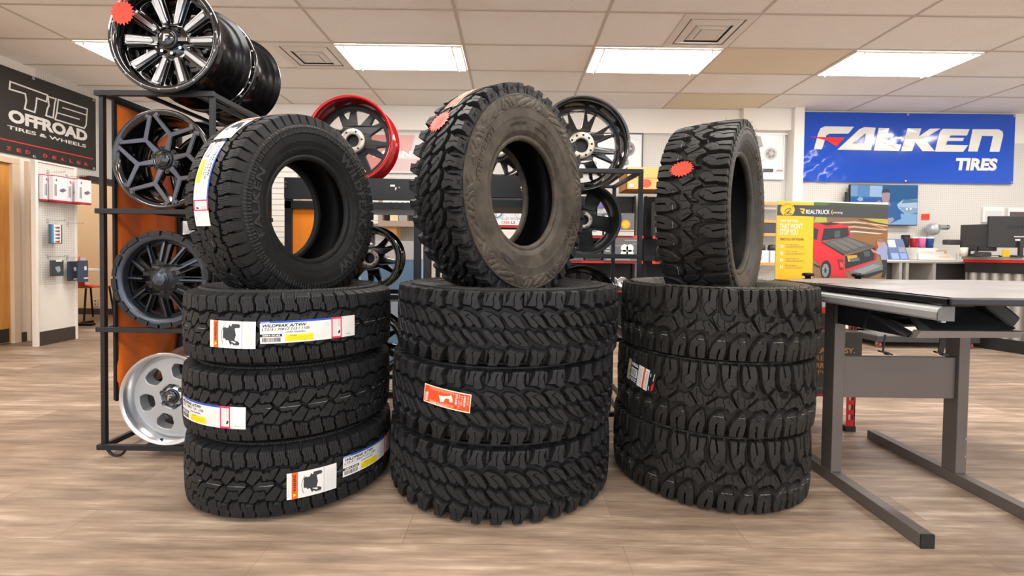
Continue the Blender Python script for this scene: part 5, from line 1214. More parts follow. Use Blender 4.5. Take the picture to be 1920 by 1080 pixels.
# ------------------------------------------------------------------ blue banner
r = thing('wall_banner', 'large blue FALKEN TIRES banner high on the back wall at the right', 'banner', (3.76, YB - .018, 2.005))
BW, BH = 2.835, .912; BL = mat('vinyl_blue', '#0c4cc0', .13, coat=.3); VW = mat('vinyl_white', '#e2e1da', .2, coat=.3); VR = mat('vinyl_red', '#e2302c', .2)
nx, nz = 60, 16; rr = random.Random(3)
def wrk(x, z):
    e = max(0, 1 - abs(x - .25) / .5) * max(0, 1 - z / .75); m = max(0, 1 - abs(x - 1.35) / .35) * max(0, 1 - abs(z - .62) / .25)
    return .0035 * sin(x * 3.1) + .017 * e * sin(23 * x + 9 * z) * sin(31 * z + 4 * x) + .009 * m * sin(27 * x + 6 * z) * sin(24 * z)
b = MB(); vs = [(BW * i / nx, -.012 - wrk(BW * i / nx, BH * j / nz), BH * j / nz) for i in range(nx + 1) for j in range(nz + 1)]
b.add(vs, [(i * (nz + 1) + j, (i + 1) * (nz + 1) + j, (i + 1) * (nz + 1) + j + 1, i * (nz + 1) + j + 1) for i in range(nx) for j in range(nz)], BL, True); vin = b.build('vinyl', r)
def fal(x, y):
    t = (x - 78) / (1815 - 78); yt = 128 + 37 * t; yb = 690 + 28 * t
    return (t * BW, BH * (1 - (y - yt) / (yb - yt)))
def dens(poly):  # add vertices so that letters follow the vinyl
    out = []
    for i in range(len(poly)):
        a = poly[i]; c = poly[(i + 1) % len(poly)]; n = max(1, int(hypot(a[0] - c[0], a[1] - c[1]) / .05))
        out += [(a[0] + (c[0] - a[0]) * k / n, a[1] + (c[1] - a[1]) * k / n) for k in range(n)]
    return out
def glyph(b, polys, m, z=.004):
    b.add(*plate_geo([dens([fal(*p) for p in P]) for P in polys], .0, 0), m, T=lambda p: (p[0], -.0125 - wrk(p[0], p[1]) - z, p[1]))
fk = MB()
glyph(fk, [[(195, 432), (228, 305), (245, 264), (280, 248), (515, 253), (470, 308), (318, 308), (292, 322), (262, 433)]], VW)
glyph(fk, [[(385, 437), (560, 272), (600, 256), (690, 262), (658, 443)], [(505, 388), (600, 388), (612, 305)]], VW)
glyph(fk, [[(715, 264), (800, 266), (768, 395), (905, 397), (885, 449), (680, 445)]], VW)
glyph(fk, [[(948, 268), (1060, 270), (1042, 335), (1130, 272), (1215, 272), (1085, 350), (1175, 453), (1075, 451), (1012, 378), (992, 450), (905, 449)]], VW)
glyph(fk, [[(1235, 274), (1446, 280), (1426, 330), (1298, 328), (1284, 346), (1405, 348), (1396, 373), (1272, 372), (1262, 402), (1440, 407), (1400, 460), (1175, 456), (1202, 320), (1215, 290)]], VW)
glyph(fk, [[(1470, 280), (1680, 283), (1712, 300), (1718, 330), (1692, 462), (1612, 460), (1636, 336), (1547, 333), (1516, 458), (1440, 457)]], VW)
fo = fk.build('lettering', r); fk = MB(); fk.text('TIRES', 0, 0, .15, VW, lambda p: (fal(1340, 600)[0] + p[0], -.018 - wrk(fal(1340, 600)[0] + p[0], .18), fal(1340, 600)[1] + p[1]), .0, .05, w=.545, shear=.12)
fo = fk.build('lettering', r); fk = MB(); glyph(fk, [[(155, 330), (215, 334), (440, 340), (375, 412), (300, 362), (215, 343)]], VR, .006); fk.build('red_wedge', r)
for x, z in ((.02, .02), (.02, BH - .02), (BW / 2, .02), (BW / 2, BH - .02), (BW - .02, .02), (BW - .02, BH - .02)):
    g = MB(); g.lathe([(.005, .002), (.012, .003), (.015, 0)], 14, GROM, T=lambda p, x=x, z=z: (x + p[0], -.020 - p[2], z + p[1])); g.build('grommet', r)

# ------------------------------------------------------------------ wall TV
def scr(name, c, s=.62): return mat('screen_' + name, '#000000', .3, emit=c, es=s)
r = thing('television', 'wall mounted television showing a man in blue beside a white car', 'television', (4.415, 6.06, 1.447)); TW, TH = .875, .512
b = MB(); b.box(-.008, TW + .008, 0, .035, -.010, TH + .008, mat('tv_black', '#0c0d10', .3)); b.build('housing', r, bevel=.004)
b = MB(); b.box(.15, .7, .035, .09, .1, .4, BLKF); b.build('wall_bracket', r); b = MB(); b.box(-.06, -.012, .0, .03, .26, .42, BLKF); b.build('side_speaker', r, bevel=.008)
b = MB(); b.cyl((.05, .05, -.01), (.06, .05, -.30), .006, BLKF, 8); b.build('cable', r)
Tt = lambda p: (p[0], -.001 - p[2], p[1]); I = img(490, 735, 1018, 1047, 0, 0, TW, TH)
b = MB(); b.rect(0, TW, 0, TH, scr('a', '#1d6fae'), Tt, 0)
for q, c in (([(490, 735), (640, 738), (640, 830), (490, 825)], '#7fa9d6'), ([(545, 738), (640, 740), (640, 830), (545, 828)], '#5f93c8'), ([(640, 738), (750, 740), (740, 830), (640, 828)], '#a9c9ea'), ([(490, 840), (740, 845), (740, 1047), (490, 1047)], '#1f5fa8'), ([(540, 850), (560, 830), (585, 835), (590, 860), (560, 865)], '#9cc3e8'), ([(740, 740), (1018, 742), (1018, 860), (740, 870)], '#12609a'), ([(740, 960), (1018, 960), (1018, 1047), (740, 1047)], '#8db8e2'),
             ([(860, 885), (905, 848), (1018, 842), (1018, 950), (930, 965), (868, 915)], '#b9d3ea'), ([(905, 852), (925, 846), (1018, 845), (1018, 868), (895, 878)], '#5d86a8'), ([(870, 905), (1018, 915), (1018, 950), (930, 962)], '#8db0d0'),
             ([(750, 890), (790, 868), (850, 890), (885, 950), (895, 1000), (850, 1020), (800, 1047), (750, 1047)], '#2e66a8'), ([(760, 870), (800, 865), (810, 895), (770, 905)], '#a08a9c'), ([(735, 800), (745, 775), (790, 772), (802, 800), (798, 850), (780, 880), (755, 885), (738, 850)], '#b79aa6'), ([(733, 805), (738, 775), (765, 764), (795, 770), (803, 800), (790, 792), (745, 795)], '#3a3c58'), ([(762, 1000), (830, 990), (840, 1010), (800, 1047), (762, 1047)], '#b9a6bc'), ([(680, 875), (720, 850), (735, 870), (735, 900), (690, 900)], '#9d86a4')):
    b.add([(x, y, .0006 + .0002 * len(b.f) / 6) for x, y in I(q)], [tuple(range(len(q)))], scr(c[1:], c), T=Tt)
for q in ((930, 915), (960, 912)): b.add([(x, y, .0016) for x, y in I([(q[0], q[1]), (q[0] + 12, q[1]), (q[0] + 12, q[1] + 14), (q[0], q[1] + 14)])], [(0, 1, 2, 3)], scr('lamp', '#f6ecd0', 1.0), T=Tt)
b.build('screen', r)

# ------------------------------------------------------------------ small things on the back wall
def tagbag():
    b = MB(); b.box(5.43, 5.53, 6.138, 6.149, 1.525, 1.60, flat('#f03a26')); solo(b, 'orange_tag', 'small orange red price tag on the pegboard right of the television', 'tag')
    r = thing('hanging_part', 'clear bag with a metal fitting hanging under the orange tag', 'car part', (5.50, 6.05, 1.40)); b = MB(); rr = random.Random(4)
    r.scale = (.75,) * 3; b.lathe([(0, -.12), (.07, -.10), (.10, -.02), (.085, .07), (.03, .10), (0, .10)], 24, PK, True); b.build('bag', r)
    b = MB(); b.cyl((.03, -.09, .02), (.16, -.09, .02), .045, mat('fitting', '#a9adb0', .3, .8), 20); b.cyl((.14, -.10, .02), (.14, -.13, .02), .035, BLKM, 20); b.build('fitting', r)
tagbag()
for x, w, h, l, dk in ((6.22, .27, .20, 'white paper tray on the pegboard above the large monitor, left of two', False), (6.55, .28, .19, 'white framed photo on the pegboard above the large monitor, right of two', True)):
    r = thing('wall_frame', l, 'frame', (x, 6.12, 1.50), group='frames above the monitor'); b = MB(); b.box(0, w, 0, .03, 0, h, WHT); b.build('frame', r, bevel=.003)
    b = MB(); b.box(.02, w - .02, -.002, 0, .0, h - .05, flat('#cfd0cf') if not dk else flat('#5b4b50')); b.build('sheet', r)

# ------------------------------------------------------------------ counters
CTW = mat('counter_white', '#e6e2da', .4); CTG = mat('counter_edge', '#9a968f', .45)
r = thing('display_counter', 'white counter with open cubbies under the television', 'counter', (3.95, 5.45, 0))
b = MB(); b.box(0, 1.56, 0, .50, .955, .988, CTW); b.box(0, 1.56, -.004, 0, .955, .975, CTG); b.build('countertop', r)
b = MB(); b.box(0, 1.56, .47, .50, .15, .955, PEG); b.build('back_panel', r)
for x in (0, .30, .62, .70, 1.02, 1.50): b = MB(); b.box(x, x + .035, 0, .47, .15, .955, CTG if x not in (0, 1.5) else TRIMW); b.build('divider', r)
b = MB(); b.box(.735, 1.02, .40, .43, .5, .955, mat('cubby_back', '#b9b49f', .6)); b.build('cubby_panel', r); b = MB(); b.box(1.055, 1.50, .1, .43, .45, .955, mat('cubby_dark', '#34312f', .6)); b.build('cubby_panel', r)
b = MB(); b.box(.335, .62, .1, .43, .45, .955, mat('cubby_dark', '#34312f')); b.build('cubby_panel', r)
b = MB(); b.box(0, 1.56, 0, .5, .12, .15, CTW); b.build('bottom_shelf', r)
r = thing('rolling_platform', 'low black platform on casters under the white counter', 'platform', (4.10, 5.15, 0))
b = MB(); b.box(0, 1.15, 0, .45, .07, .135, mat('platform_dark', '#3c3d3f', .5)); b.build('deck', r); b = MB(); b.box(0, 1.15, 0, .45, .135, .15, mat('tread_plate', '#a9abad', .35, .8)); b.build('tread_plate', r)
for x in (.06, 1.09):
    for y in (.06, .39):
        b = MB(); b.cyl((x - .012, y, .035), (x + .012, y, .035), .035, mat('caster_red', '#a85a48', .4), 16); o = b.build('caster', r); b = MB(); b.box(x - .02, x + .02, y - .015, y + .015, .035, .075, MILL); b.build('fork', o)
carton(4.30, 5.22, .151, .35, .3, .12, 'white carton lying on the rolling platform', flat('#dcdcda'), grp='cartons on the rolling platform')
# corrugated service counter
r = thing('service_counter', 'service counter with corrugated metal front and red edge at the right', 'counter', (5.30, 5.36, 0), Matrix.Rotation(radians(-70), 3, 'Z'))
COR = mat('corrugated_metal', '#b3b0a8', .35, .7)
Lc = 3.0
b = MB(); n = int(Lc / .008); vs = []
for i in range(n + 1):
    x = Lc * i / n; y = -.008 * sin(2 * pi * x / .095); vs += [(x, y, .14), (x, y, .86)]
b.add(vs, [(2 * i, 2 * i + 2, 2 * i + 3, 2 * i + 1) for i in range(n)], COR, True); b.build('corrugated_front', r)
b = MB(); b.box(-.01, Lc, .01, .70, .10, .90, BLKF); b.build('carcass', r); b = MB(); b.box(-.01, Lc, -.004, .1, .0, .14, mat('kick_black', '#1b1b1c', .4)); b.build('kick_board', r)
b = MB(); b.box(-.02, Lc, -.03, .1, .86, .975, mat('counter_band', '#1a191a', .4)); b.build('band', r); b = MB(); b.box(-.03, Lc, -.045, -.03, .975, 1.005, mat('counter_red', '#e0201c', .35)); b.build('red_trim', r)
b = MB(); b.box(-.04, Lc, -.06, .72, 1.005, 1.04, mat('counter_top_grey', '#a7a39b', .4)); b.build('countertop', r, bevel=.003)
# drinkware on the white counter
TB = {'pink': '#e46fa8', 'mint': '#8fc4c4', 'red': '#a81c2c', 'blue': '#1d4f96', 'black': '#2a2c30', 'rose': '#e873ad'}
for x, c, zb, h, l in ((4.675, 'pink', 1.06, .165, 'pink tumbler at the far left of the white counter'), (4.775, 'mint', 1.06, .165, 'mint green tumbler beside the pink one at the left'), (4.93, 'black', 1.12, .17, 'black lidded tumbler behind the blue package'), (5.035, 'red', 1.07, .20, 'dark red tumbler with white emblem on the ledge'), (5.13, 'rose', 1.10, .17, 'pink tumbler between the red and blue ones'), (5.235, 'blue', 1.10, .17, 'blue tumbler at the right end of the row')):
    r = thing('tumbler', l, 'tumbler', (x, 5.80, zb), group='tumblers on the white counter'); b = MB(); b.lathe([(0, 0), (.034, 0), (.044, h * .8), (.045, h)], 24, mat('tumbler_' + c, TB[c], .35)); b.build('cup', r)
    b = MB(); b.lathe([(.046, h - .012), (.046, h + .004), (.040, h + .010), (0, h + .010)], 24, mat('lid_clear', '#c5c9cc', .2) if c != 'black' else BLKM); b.build('lid', r)
    if c in ('red', 'blue'): b = MB(); b.stroke([(.014 * cos(a), .014 * sin(a)) for a in np.linspace(.6, 5.2, 12)], .006, WHT, lambda p: (p[0], -.046, h * .55 + p[1])); b.build('emblem', r)
r = thing('drink_shelf', 'white raised ledge for tumblers at the back of the white counter', 'shelf', (4.5, 5.72, .988)); b = MB(); b.box(0, .30, 0, .2, 0, .072, CTW); b.build('step', r); b = MB(); b.box(.30, .90, 0, .2, 0, .112, CTW); b.build('step', r)
r = thing('product_package', 'blue and white package leaning on the white counter', 'package', (4.53, 5.52, .99)); b = MB(); b.add([(0, 0, 0), (.22, 0, 0), (.18, .06, .25), (-.02, .06, .25), (0, .04, 0), (.22, .04, 0), (.18, .09, .25), (-.02, .09, .25)], [(0, 1, 2, 3), (7, 6, 5, 4), (0, 4, 5, 1), (3, 2, 6, 7), (0, 3, 7, 4), (1, 5, 6, 2)], flat('#5b6f9a')); b.build('box', r)
b = MB(); Tq = lambda p: (p[0] - .04 * p[1] / .25 * .6, -.002 + .06 * p[1] / .25, p[1]); b.rect(.01, .10, .15, .24, flat('#c9d2e2'), Tq); b.rect(.12, .2, .09, .15, flat('#8a8f9c'), Tq); b.rect(.12, .2, .01, .08, flat('#7f97d0'), Tq); b.rect(.015, .1, .01, .08, flat('#8ba3d8'), Tq); b.build('artwork', r)
r = thing('open_box', 'white cardboard tray box with papers on the white counter', 'box', (4.83, 5.50, .99)); WB = mat('white_card', '#e3e0da', .6)
b = MB(); b.box(0, .46, 0, .004, 0, .08, WB); b.box(0, .004, 0, .25, 0, .15, WB); b.box(.456, .46, 0, .25, 0, .10, WB); b.box(0, .46, .246, .25, 0, .15, WB); b.box(0, .46, 0, .25, 0, .004, WB); b.build('tray', r)
b = MB(); b.box(.3, .42, .08, .10, .03, .12, CART); b.build('brown_insert', r); b = MB(); b.box(.22, .34, .03, .05, .01, .105, flat('#e9e4ee')); b.build('paper', r)
b = MB(); b.box(0.25, .38, -.001, 0, .03, .05, flat('#e2cdb0')); b.build('printed_mark', r)
# monitors and desk clutter
def monitor(loc, rz, w, h, lab, text=None, group='monitors on the service counter', zo=.07):
    r = thing('computer_monitor', lab, 'monitor', loc, Matrix.Rotation(radians(rz), 3, 'Z'), group); MK = mat('monitor_back', '#2b2b2d', .5)
    b = MB(); b.box(0, w, 0, .03, zo, zo + h, MK); b.build('housing', r, bevel=.006); b = MB(); b.box(.01, w - .01, .030, .0315, zo + .01, zo + h - .01, mat('screen_dark', '#15181c', .2)); b.build('screen', r)
    if text: b = MB(); b.text(text, w * .28, zo + h * .60, .036, mat('monitor_logo', '#121214', .3), lambda p: (p[0], -.0012, p[1]), 0, .02, w=.30, space=1.2); b.rect(w * .40, w * .56, zo + h * .33, zo + h * .37, flat('#b9b9b7'), lambda p: (p[0], -.001, p[1])); b.rect(w * .42, w * .50, zo + h * .22, zo + h * .27, WHT, lambda p: (p[0], -.001, p[1])); b.build('logo', r)
    b = MB(); b.box(w * .46, w * .52, -.03, .0, .01, zo + h * .2, MK); b.build('stand', r, bevel=.004); b = MB(); b.box(w * .32, w * .68, -.10, .12, 0, .012, MK); b.build('stand_base', r, bevel=.004)
    return r
monitor((5.17, 5.02, 1.04), -8, .60, .34, 'large black monitor seen from behind on the service counter', 'SCEPTRE', zo=.10)
monitor((5.13, 5.30, 1.04), -62, .30, .30, 'smaller monitor turned side on, left of the large one', zo=.06)
r = thing('monitor_arm', 'dark scanner on a jointed arm left of the side on monitor', 'scanner', (4.96, 5.28, 1.041)); DG = mat('scanner_grey', '#3a3a3b', .5)
b = MB(); b.box(.02, .20, 0, .08, .13, .19, DG); b.build('head', r, bevel=.01); b = MB(); b.cyl((.20, .04, .16), (.30, .04, .15), .02, DG, 12); b.build('arm', r); b = MB(); b.cyl((.30, .04, .15), (.30, .04, .03), .014, DG, 12); b.build('post', r); b = MB(); b.cyl((.30, .04, 0), (.30, .04, .03), .05, DG, 20); b.build('base', r)
b = MB(); b.lathe([(0, 0), (.035, 0), (.038, .10), (.0, .10)], 20, mat('cup_ivory', '#d9d2c4', .5)); solo(b, 'cup', 'ivory cup on the service counter beside the scanner', 'cup', loc=(5.11, 5.23, 1.041))
b = MB(); b.box(0, .075, 0, .01, 0, .075, flat('#e8b51e')); solo(b, 'note_card', 'yellow card standing under the large monitor', 'card', loc=(5.28, 4.97, 1.041))
b = MB(); b.box(0, .12, 0, .08, 0, .045, DG); b.box(.01, .11, .01, .07, .045, .05, BLKM); solo(b, 'card_reader', 'black card reader in front of the side on monitor', 'card reader', loc=(5.13, 5.06, 1.041), bevel=.006)
rr = random.Random(9)
for k, l in enumerate(('tangled black cable under the side on monitor', 'tangled black cable under the large monitor')):
    b = MB(); p = [(5.05 + .28 * k + .045 * i, 5.12 - .07 * k - .02 * sin(i * 2), 1.046 + .012 * abs(sin(i * 1.7))) for i in range(9)]; b.path(p, .004, BLKM, 6); solo(b, 'cable', l, 'cable', 'cables on the service counter')

# ------------------------------------------------------------------ desk frame with tonneau cover
DSK = mat('desk_grey', '#6e6762', .42, .35, noise=.03, nscale=300); ALU = mat('rail_aluminium', '#c6c7c6', .4, .55); VIN = mat('vinyl_grey', '#8b8885', .42, bump=.15, nscale=120); VDK = mat('vinyl_black_edge', '#17171a', .4)
r = thing('desk_frame', 'grey steel desk frame with T shaped feet at the right front', 'desk', (1.445, 1.60, 0))
for x in (0, .56):
    b = MB(); b.box(x, x + .048, 0, .97, 0, .050, DSK); o = b.build('foot', r, bevel=.003); b = MB(); b.box(x, x + .048, -.006, 0, 0, .050, mat('end_cap_black', '#1b1b1c', .5)); b.build('end_cap', o)
    b = MB(); b.box(x + .001, x + .049, .455, .525, .050, .845, DSK); b.build('leg', r, bevel=.003)
b = MB(); b.box(.05, .56, .470, .490, .385, .572, DSK); b.build('cross_panel', r, bevel=.002)
for z in (.13, .21): b = MB(); b.cyl((.60, .452, z), (.60, .456, z), .004, MILL, 10); b.build('screw', r)
for x in (.0, .56): b = MB(); b.box(x, x + .05, .0, .92, .835, .862, DSK); b.build('top_arm', r, bevel=.002)
r = thing('tonneau_cover', 'grey vinyl folding truck bed cover lying on the desk frame', 'truck bed cover', (1.40, 1.47, .862))
b = MB(); ny = 3; seg_ = [0, .34, .68, 1.02]
for i in range(3):
    y0 = seg_[i] + .004; y1 = seg_[i + 1] - .004
    p = MB(); nn = 14; vs = []; X1 = 1.62
    for iy in range(7):
        for ix in range(nn + 1):
            x = .015 + (X1 - .03) * ix / nn; y = y0 + (y1 - y0) * iy / 6; e = min(ix, nn - ix, 1) * min(iy, 6 - iy, 1); vs.append((x, y, .030 + .012 * e + .002 * sin(x * 9 + y * 5)))
    p.add(vs, [(a * (nn + 1) + c, a * (nn + 1) + c + 1, (a + 1) * (nn + 1) + c + 1, (a + 1) * (nn + 1) + c) for a in range(6) for c in range(nn)], VIN, True)
    p.box(.012, X1 - .012, y0, y1, .008, .031, VDK); p.build('folding_panel', r)
b = MB(); b.box(.0, .022, 0, 1.02, .006, .028, VDK); b.box(0, 1.62, -.004, .016, .006, .030, VDK); b.build('edge_seal', r, bevel=.005)
for x in (.14, .40): b = MB(); b.lathe([(0, .030), (.026, .028), (.030, .016), (.014, .010), (.014, -.01)], 18, BLKM, T=Matrix.Translation((x, .93, .042))); b.build('clamp_knob', r)
r = thing('side_rail', 'bright aluminium side rail under the left edge of the bed cover', 'rail', (1.385, 1.50, .82))
b = MB(); P = [(0, 0), (.012, -.006), (.055, -.006), (.055, .042), (.022, .042), (.006, .034), (0, .022)]
b.prism([(x, z) for x, z in P], 0, 1.05, ALU, T=lambda p: (p[0], 1.05 - p[2], p[1])); b.build('rail', r, bevel=.003)
b = MB(); b.prism([(x, z) for x, z in P], 0, .004, mat('rail_end', '#6e6c69', .4, .6), T=lambda p: (p[0], -p[2], p[1])); b.build('end_cap', r)
b = MB(); b.box(.035, .05, .02, .035, -.014, -.006, MILL); b.build('clamp_screw', r)
r = thing('under_desk_tray', 'black angled tray with hanging straps under the bed cover', 'tray', (1.42, 1.60, .74))
BT = mat('tray_black', '#0d0e11', .5)
b = MB()
def sheet(pts, m=BT, t=.003):
    n = len(pts); q = [Vector(p) for p in pts]; nn = (q[1] - q[0]).cross(q[2] - q[0]).normalized() * t
    b.add([tuple(p) for p in q] + [tuple(p + nn) for p in q], [tuple(range(n)), tuple(reversed(range(n, 2 * n)))] + [(i, n + i, n + (i + 1) % n, (i + 1) % n) for i in range(n)], m)
sheet([(.01, .44, .10), (.60, .44, .10), (.60, .44, .04), (.01, .44, -.02)]); b.build('back_plate', r)
b = MB(); sheet([(.0, .40, .095), (.0, .40, -.01), (-.03, .02, -.0), (-.008, .02, .015)]); sheet([(-.005, .40, .095), (.06, .40, .095), (.0, .03, .018), (-.02, .02, .0)]); b.build('side_plate', r)
b = MB(); sheet([(.02, .10, .10), (.30, .10, .10), (.40, .06, .03), (.34, .03, .02), (.08, .03, .02), (.04, .05, .02)]); sheet([(.02, .40, .09), (.5, .40, .09), (.45, .12, .03), (.05, .12, .03)]); sheet([(.0, .22, .098), (.46, .22, .098), (.38, .22, .018), (-.03, .22, -.004)]); b.build('middle_plate', r)
b = MB(); T_ = Matrix.Rotation(radians(38), 4, 'Y'); b.box(-.03, .10, .0, .05, .0, .055, BT, T=Matrix.Translation((.31, .06, .085)) @ T_); b.build('strap_pad', r, bevel=.01)
b = MB(); b.add([(-.012, .0, .0), (.345, .0, .006), (.365, .0, .027), (.005, .0, .025), (-.012, .03, .0), (.345, .03, .006), (.365, .03, .027), (.005, .03, .025)], [(0, 1, 2, 3), (7, 6, 5, 4), (0, 4, 5, 1), (3, 2, 6, 7), (0, 3, 7, 4), (1, 5, 6, 2)], mat('tray_lip_taupe', '#7a7068', .45, .3)); b.build('front_lip', r)
for x, w in ((-.072, .006), (.130, .022)):
    b = MB(); b.add([(x, .06, .0), (x + w, .06, .0), (x + w * .9 - .002, .065, -.062), (x - .002, .065, -.062), (x, .063, 0), (x + w, .063, 0), (x + w * .9 - .002, .068, -.062), (x - .002, .068, -.062)], [(0, 3, 2, 1), (4, 5, 6, 7), (0, 1, 5, 4), (2, 3, 7, 6), (0, 4, 7, 3), (1, 2, 6, 5)], BT); o = b.build('strap', r)
    b = MB(); b.bar((x - .016, .064, -.060), (x + .03, .064, -.072), .012, .006, BT); b.cyl((x + .012, .056, -.068), (x + .012, .072, -.068), .006, BT, 10); b.build('buckle', o)

# ------------------------------------------------------------------ truck sign
r = thing('product_sign', 'yellow and photo REALTRUCK sign board behind the bed cover', 'sign', (1.452, 2.545, .872)); SW, SH = .612, .448
YEL = flat('#f6bd14', .45); DKS = flat('#3b3a3c', .45); Ts = lambda p: (p[0], -.0004 - p[2], p[1]); J = img(85, 103, 1330, 1010, 0, 0, SW, SH)
b = MB(); b.box(0, SW, 0, .006, 0, SH, flat('#e9e6df')); b.build('board', r)
b = MB(); lay = [0]
def P(q, c, z=None):
    lay[0] += 1; pts = J(q); g = plate_geo([pts], 0, 0); b.add([(x, y, .0001 + .00002 * lay[0]) for x, y, _ in g[0]], g[1], c if not isinstance(c, str) else flat(c), T=Ts)
P([(85, 103), (1330, 128), (1330, 1010), (85, 1010)], YEL)
P([(498, 270), (1330, 280), (1330, 1010), (502, 1010)], '#8a6a48')       # ground
P([(498, 270), (1330, 280), (1330, 480), (930, 480), (498, 430)], '#7d5f43')
P([(520, 275), (640, 278), (650, 330), (500, 335)], '#a7b043'); P([(1060, 283), (1330, 288), (1330, 370), (1180, 320)], '#b0a43c')
for k in range(5): P([(700 + 22 * k, 330 + 26 * k), (960, 318 + 26 * k), (1320, 356 + 24 * k), (1320, 366 + 24 * k), (960, 332 + 26 * k), (700 + 22 * k, 342 + 26 * k)], ('#d2b596', '#5d4129', '#c9a988', '#6b4a30', '#e0ccb4')[k])
P([(1000, 288), (1330, 345), (1330, 360), (1000, 300)], '#4e3319'); P([(1060, 320), (1330, 395), (1330, 408), (1060, 332)], '#c48a55')
P([(930, 480), (1330, 445), (1330, 640), (1200, 600), (930, 520)], '#8b5c2c')
P([(495, 108), (1330, 128), (1330, 150), (495, 150)], '#3f4a2a'); P([(495, 110), (680, 114), (640, 145), (500, 146)], '#4c6a2c')
P([(88, 143), (1330, 150), (1330, 283), (88, 262)], DKS)
P([(x, y) for x, y in [(203 + 79 * cos(a), 198 + 74 * sin(a)) for a in np.linspace(0, 2 * pi, 32, endpoint=False)]], YEL)
b.stroke(J([(172, 218), (186, 196), (228, 180), (240, 190), (224, 212), (180, 240), (165, 258), (240, 258), (244, 238), (200, 240), (226, 214)]), .0035, DKS, Ts, .0012)
b.text('FOLDING TRY ME', 0, 0, .010, DKS, lambda p: (J([(203, 198)])[0][0] + .031 * sin(p[0] / .031 - 1.15), -.0013, J([(203, 198)])[0][1] + .031 * cos(p[0] / .031 - 1.15) + p[1] - .004), 0, .01, w=.072)
b.poly(J([(333, 180), (392, 183), (398, 205), (384, 216), (394, 242), (376, 242), (362, 216), (376, 206), (374, 197), (352, 197)]), YEL, Ts, .0012); b.stroke(J([(352, 212), (372, 238)]), .0045, YEL, Ts, .00125)
b.text('REALTRUCK', J([(405, 240)])[0][0], J([(405, 240)])[0][1], .024, WHT, Ts, .0012, .02, w=.132); b.stroke(J([(704, 196), (692, 218), (704, 242)]), .0035, YEL, Ts, .0012); b.text('extang', J([(708, 232)])[0][0], J([(708, 232)])[0][1], .014, WHT, Ts, .0012, .0, w=.053)
for s, y, h, w in (("HERE'S ONE THING", 335, .013, .100), ("THAT WON'T", 410, .030, .127), ('STOP YOU', 474, .030, .100)): b.text(s, .0175, J([(0, y)])[0][1], h, flat('#f8eecb'), Ts, .0012, .02, w=w)
b.text('TRIFECTA 2.0  SOFT FOLDING', .0185, J([(0, 538)])[0][1], .013, DKS, Ts, .0012, .02, w=.134)
for k, s in enumerate(('WEATHER RESISTANT', 'EASY TO USE', 'DURABILITY AND STYLE', 'BETTER SEALS')):
    y = J([(0, 592 + 76 * k)])[0][1]; b.text(s, .052, y, .005, DKS, Ts, .0012, 0, w=.075 - .012 * (k % 2)); b.rect(.052, .158, y - .008, y - .006, flat('#9a7a1c'), Ts, .0012); b.rect(.052, .148, y - .015, y - .013, flat('#9a7a1c'), Ts, .0012)
    if k < 3: b.stroke([(.031 + .007 * cos(a), y - .007 + .007 * sin(a)) for a in np.linspace(0, 2 * pi, 7, endpoint=False)], .004, flat('#fdf0c4'), Ts, .0012, True)
    else: [b.poly(circ(.0035, 10, .027 + .010 * i, y - .011 + .010 * j), flat('#fdf0c4'), Ts, .0012) for i in range(2) for j in range(2)]
RD = '#d2202a'; lay[0] = 66
P([(500, 345), (590, 355), (880, 365), (905, 410), (920, 480), (905, 495), (850, 505), (610, 540), (760, 650), (850, 705), (862, 880), (905, 940), (710, 940), (690, 850), (640, 760), (600, 775), (590, 820), (505, 730)], RD)
P([(505, 350), (620, 332), (780, 335), (830, 352), (800, 372), (640, 378), (595, 392), (505, 368)], '#c42a2c'); P([(560, 345), (700, 330), (790, 350), (640, 368)], '#262a20')
P([(500, 395), (555, 410), (540, 530), (503, 520)], '#2a2f33'); P([(612, 400), (880, 388), (900, 470), (868, 495), (610, 535), (588, 540)], '#23272a'); P([(735, 430), (795, 420), (800, 495), (735, 502)], '#4a5054')
P([(590, 560), (870, 488), (1200, 590), (850, 690)], '#55534f'); P([(640, 556), (880, 500), (1120, 575), (850, 655)], '#6b6863')
for k in range(4): P([(650 + 75 * k, 545 - 18 * k), (660 + 75 * k, 543 - 18 * k), (900 + 78 * k, 670 - 28 * k), (885 + 78 * k, 674 - 28 * k)], '#45433f')
P([(580, 552), (592, 548), (855, 688), (848, 705)], '#161719'); P([(862, 705), (1190, 600), (1195, 745), (900, 850), (868, 850)], '#1f2326'); P([(880, 700), (990, 690), (1000, 730), (900, 770)], '#d39a1c'); P([(900, 735), (1010, 715), (1030, 750), (940, 770)], '#5b6064'); P([(1060, 650), (1130, 640), (1140, 700), (1080, 710)], '#4a4f53')
P([(890, 860), (1180, 755), (1320, 800), (1290, 870), (1090, 940), (960, 940)], '#6d6f70'); P([(960, 870), (1180, 790), (1270, 810), (1060, 900)], '#8b8d8e'); P([(960, 940), (1290, 850), (1290, 875), (1120, 945)], '#242628')
P([(1195, 600), (1215, 596), (1210, 740), (1180, 755)], '#a3161f'); P([(770, 740), (840, 745), (845, 860), (800, 860)], '#8f1219'); P([(800, 770), (840, 780), (842, 830), (812, 830)], '#e24a40'); P([(868, 850), (1180, 745), (1180, 765), (880, 880)], RD)
b.poly(J([(650 + 58 * cos(a), 860 + 105 * sin(a)) for a in np.linspace(0, 2 * pi, 28, endpoint=False)]), flat('#1b1c1f'), Ts, .0026); b.poly(J([(642 + 38 * cos(a), 868 + 75 * sin(a)) for a in np.linspace(0, 2 * pi, 24, endpoint=False)]), flat('#8e9196'), Ts, .0027); b.poly(J([(642 + 14 * cos(a), 868 + 26 * sin(a)) for a in np.linspace(0, 2 * pi, 16, endpoint=False)]), flat('#3c3e42'), Ts, .0028)
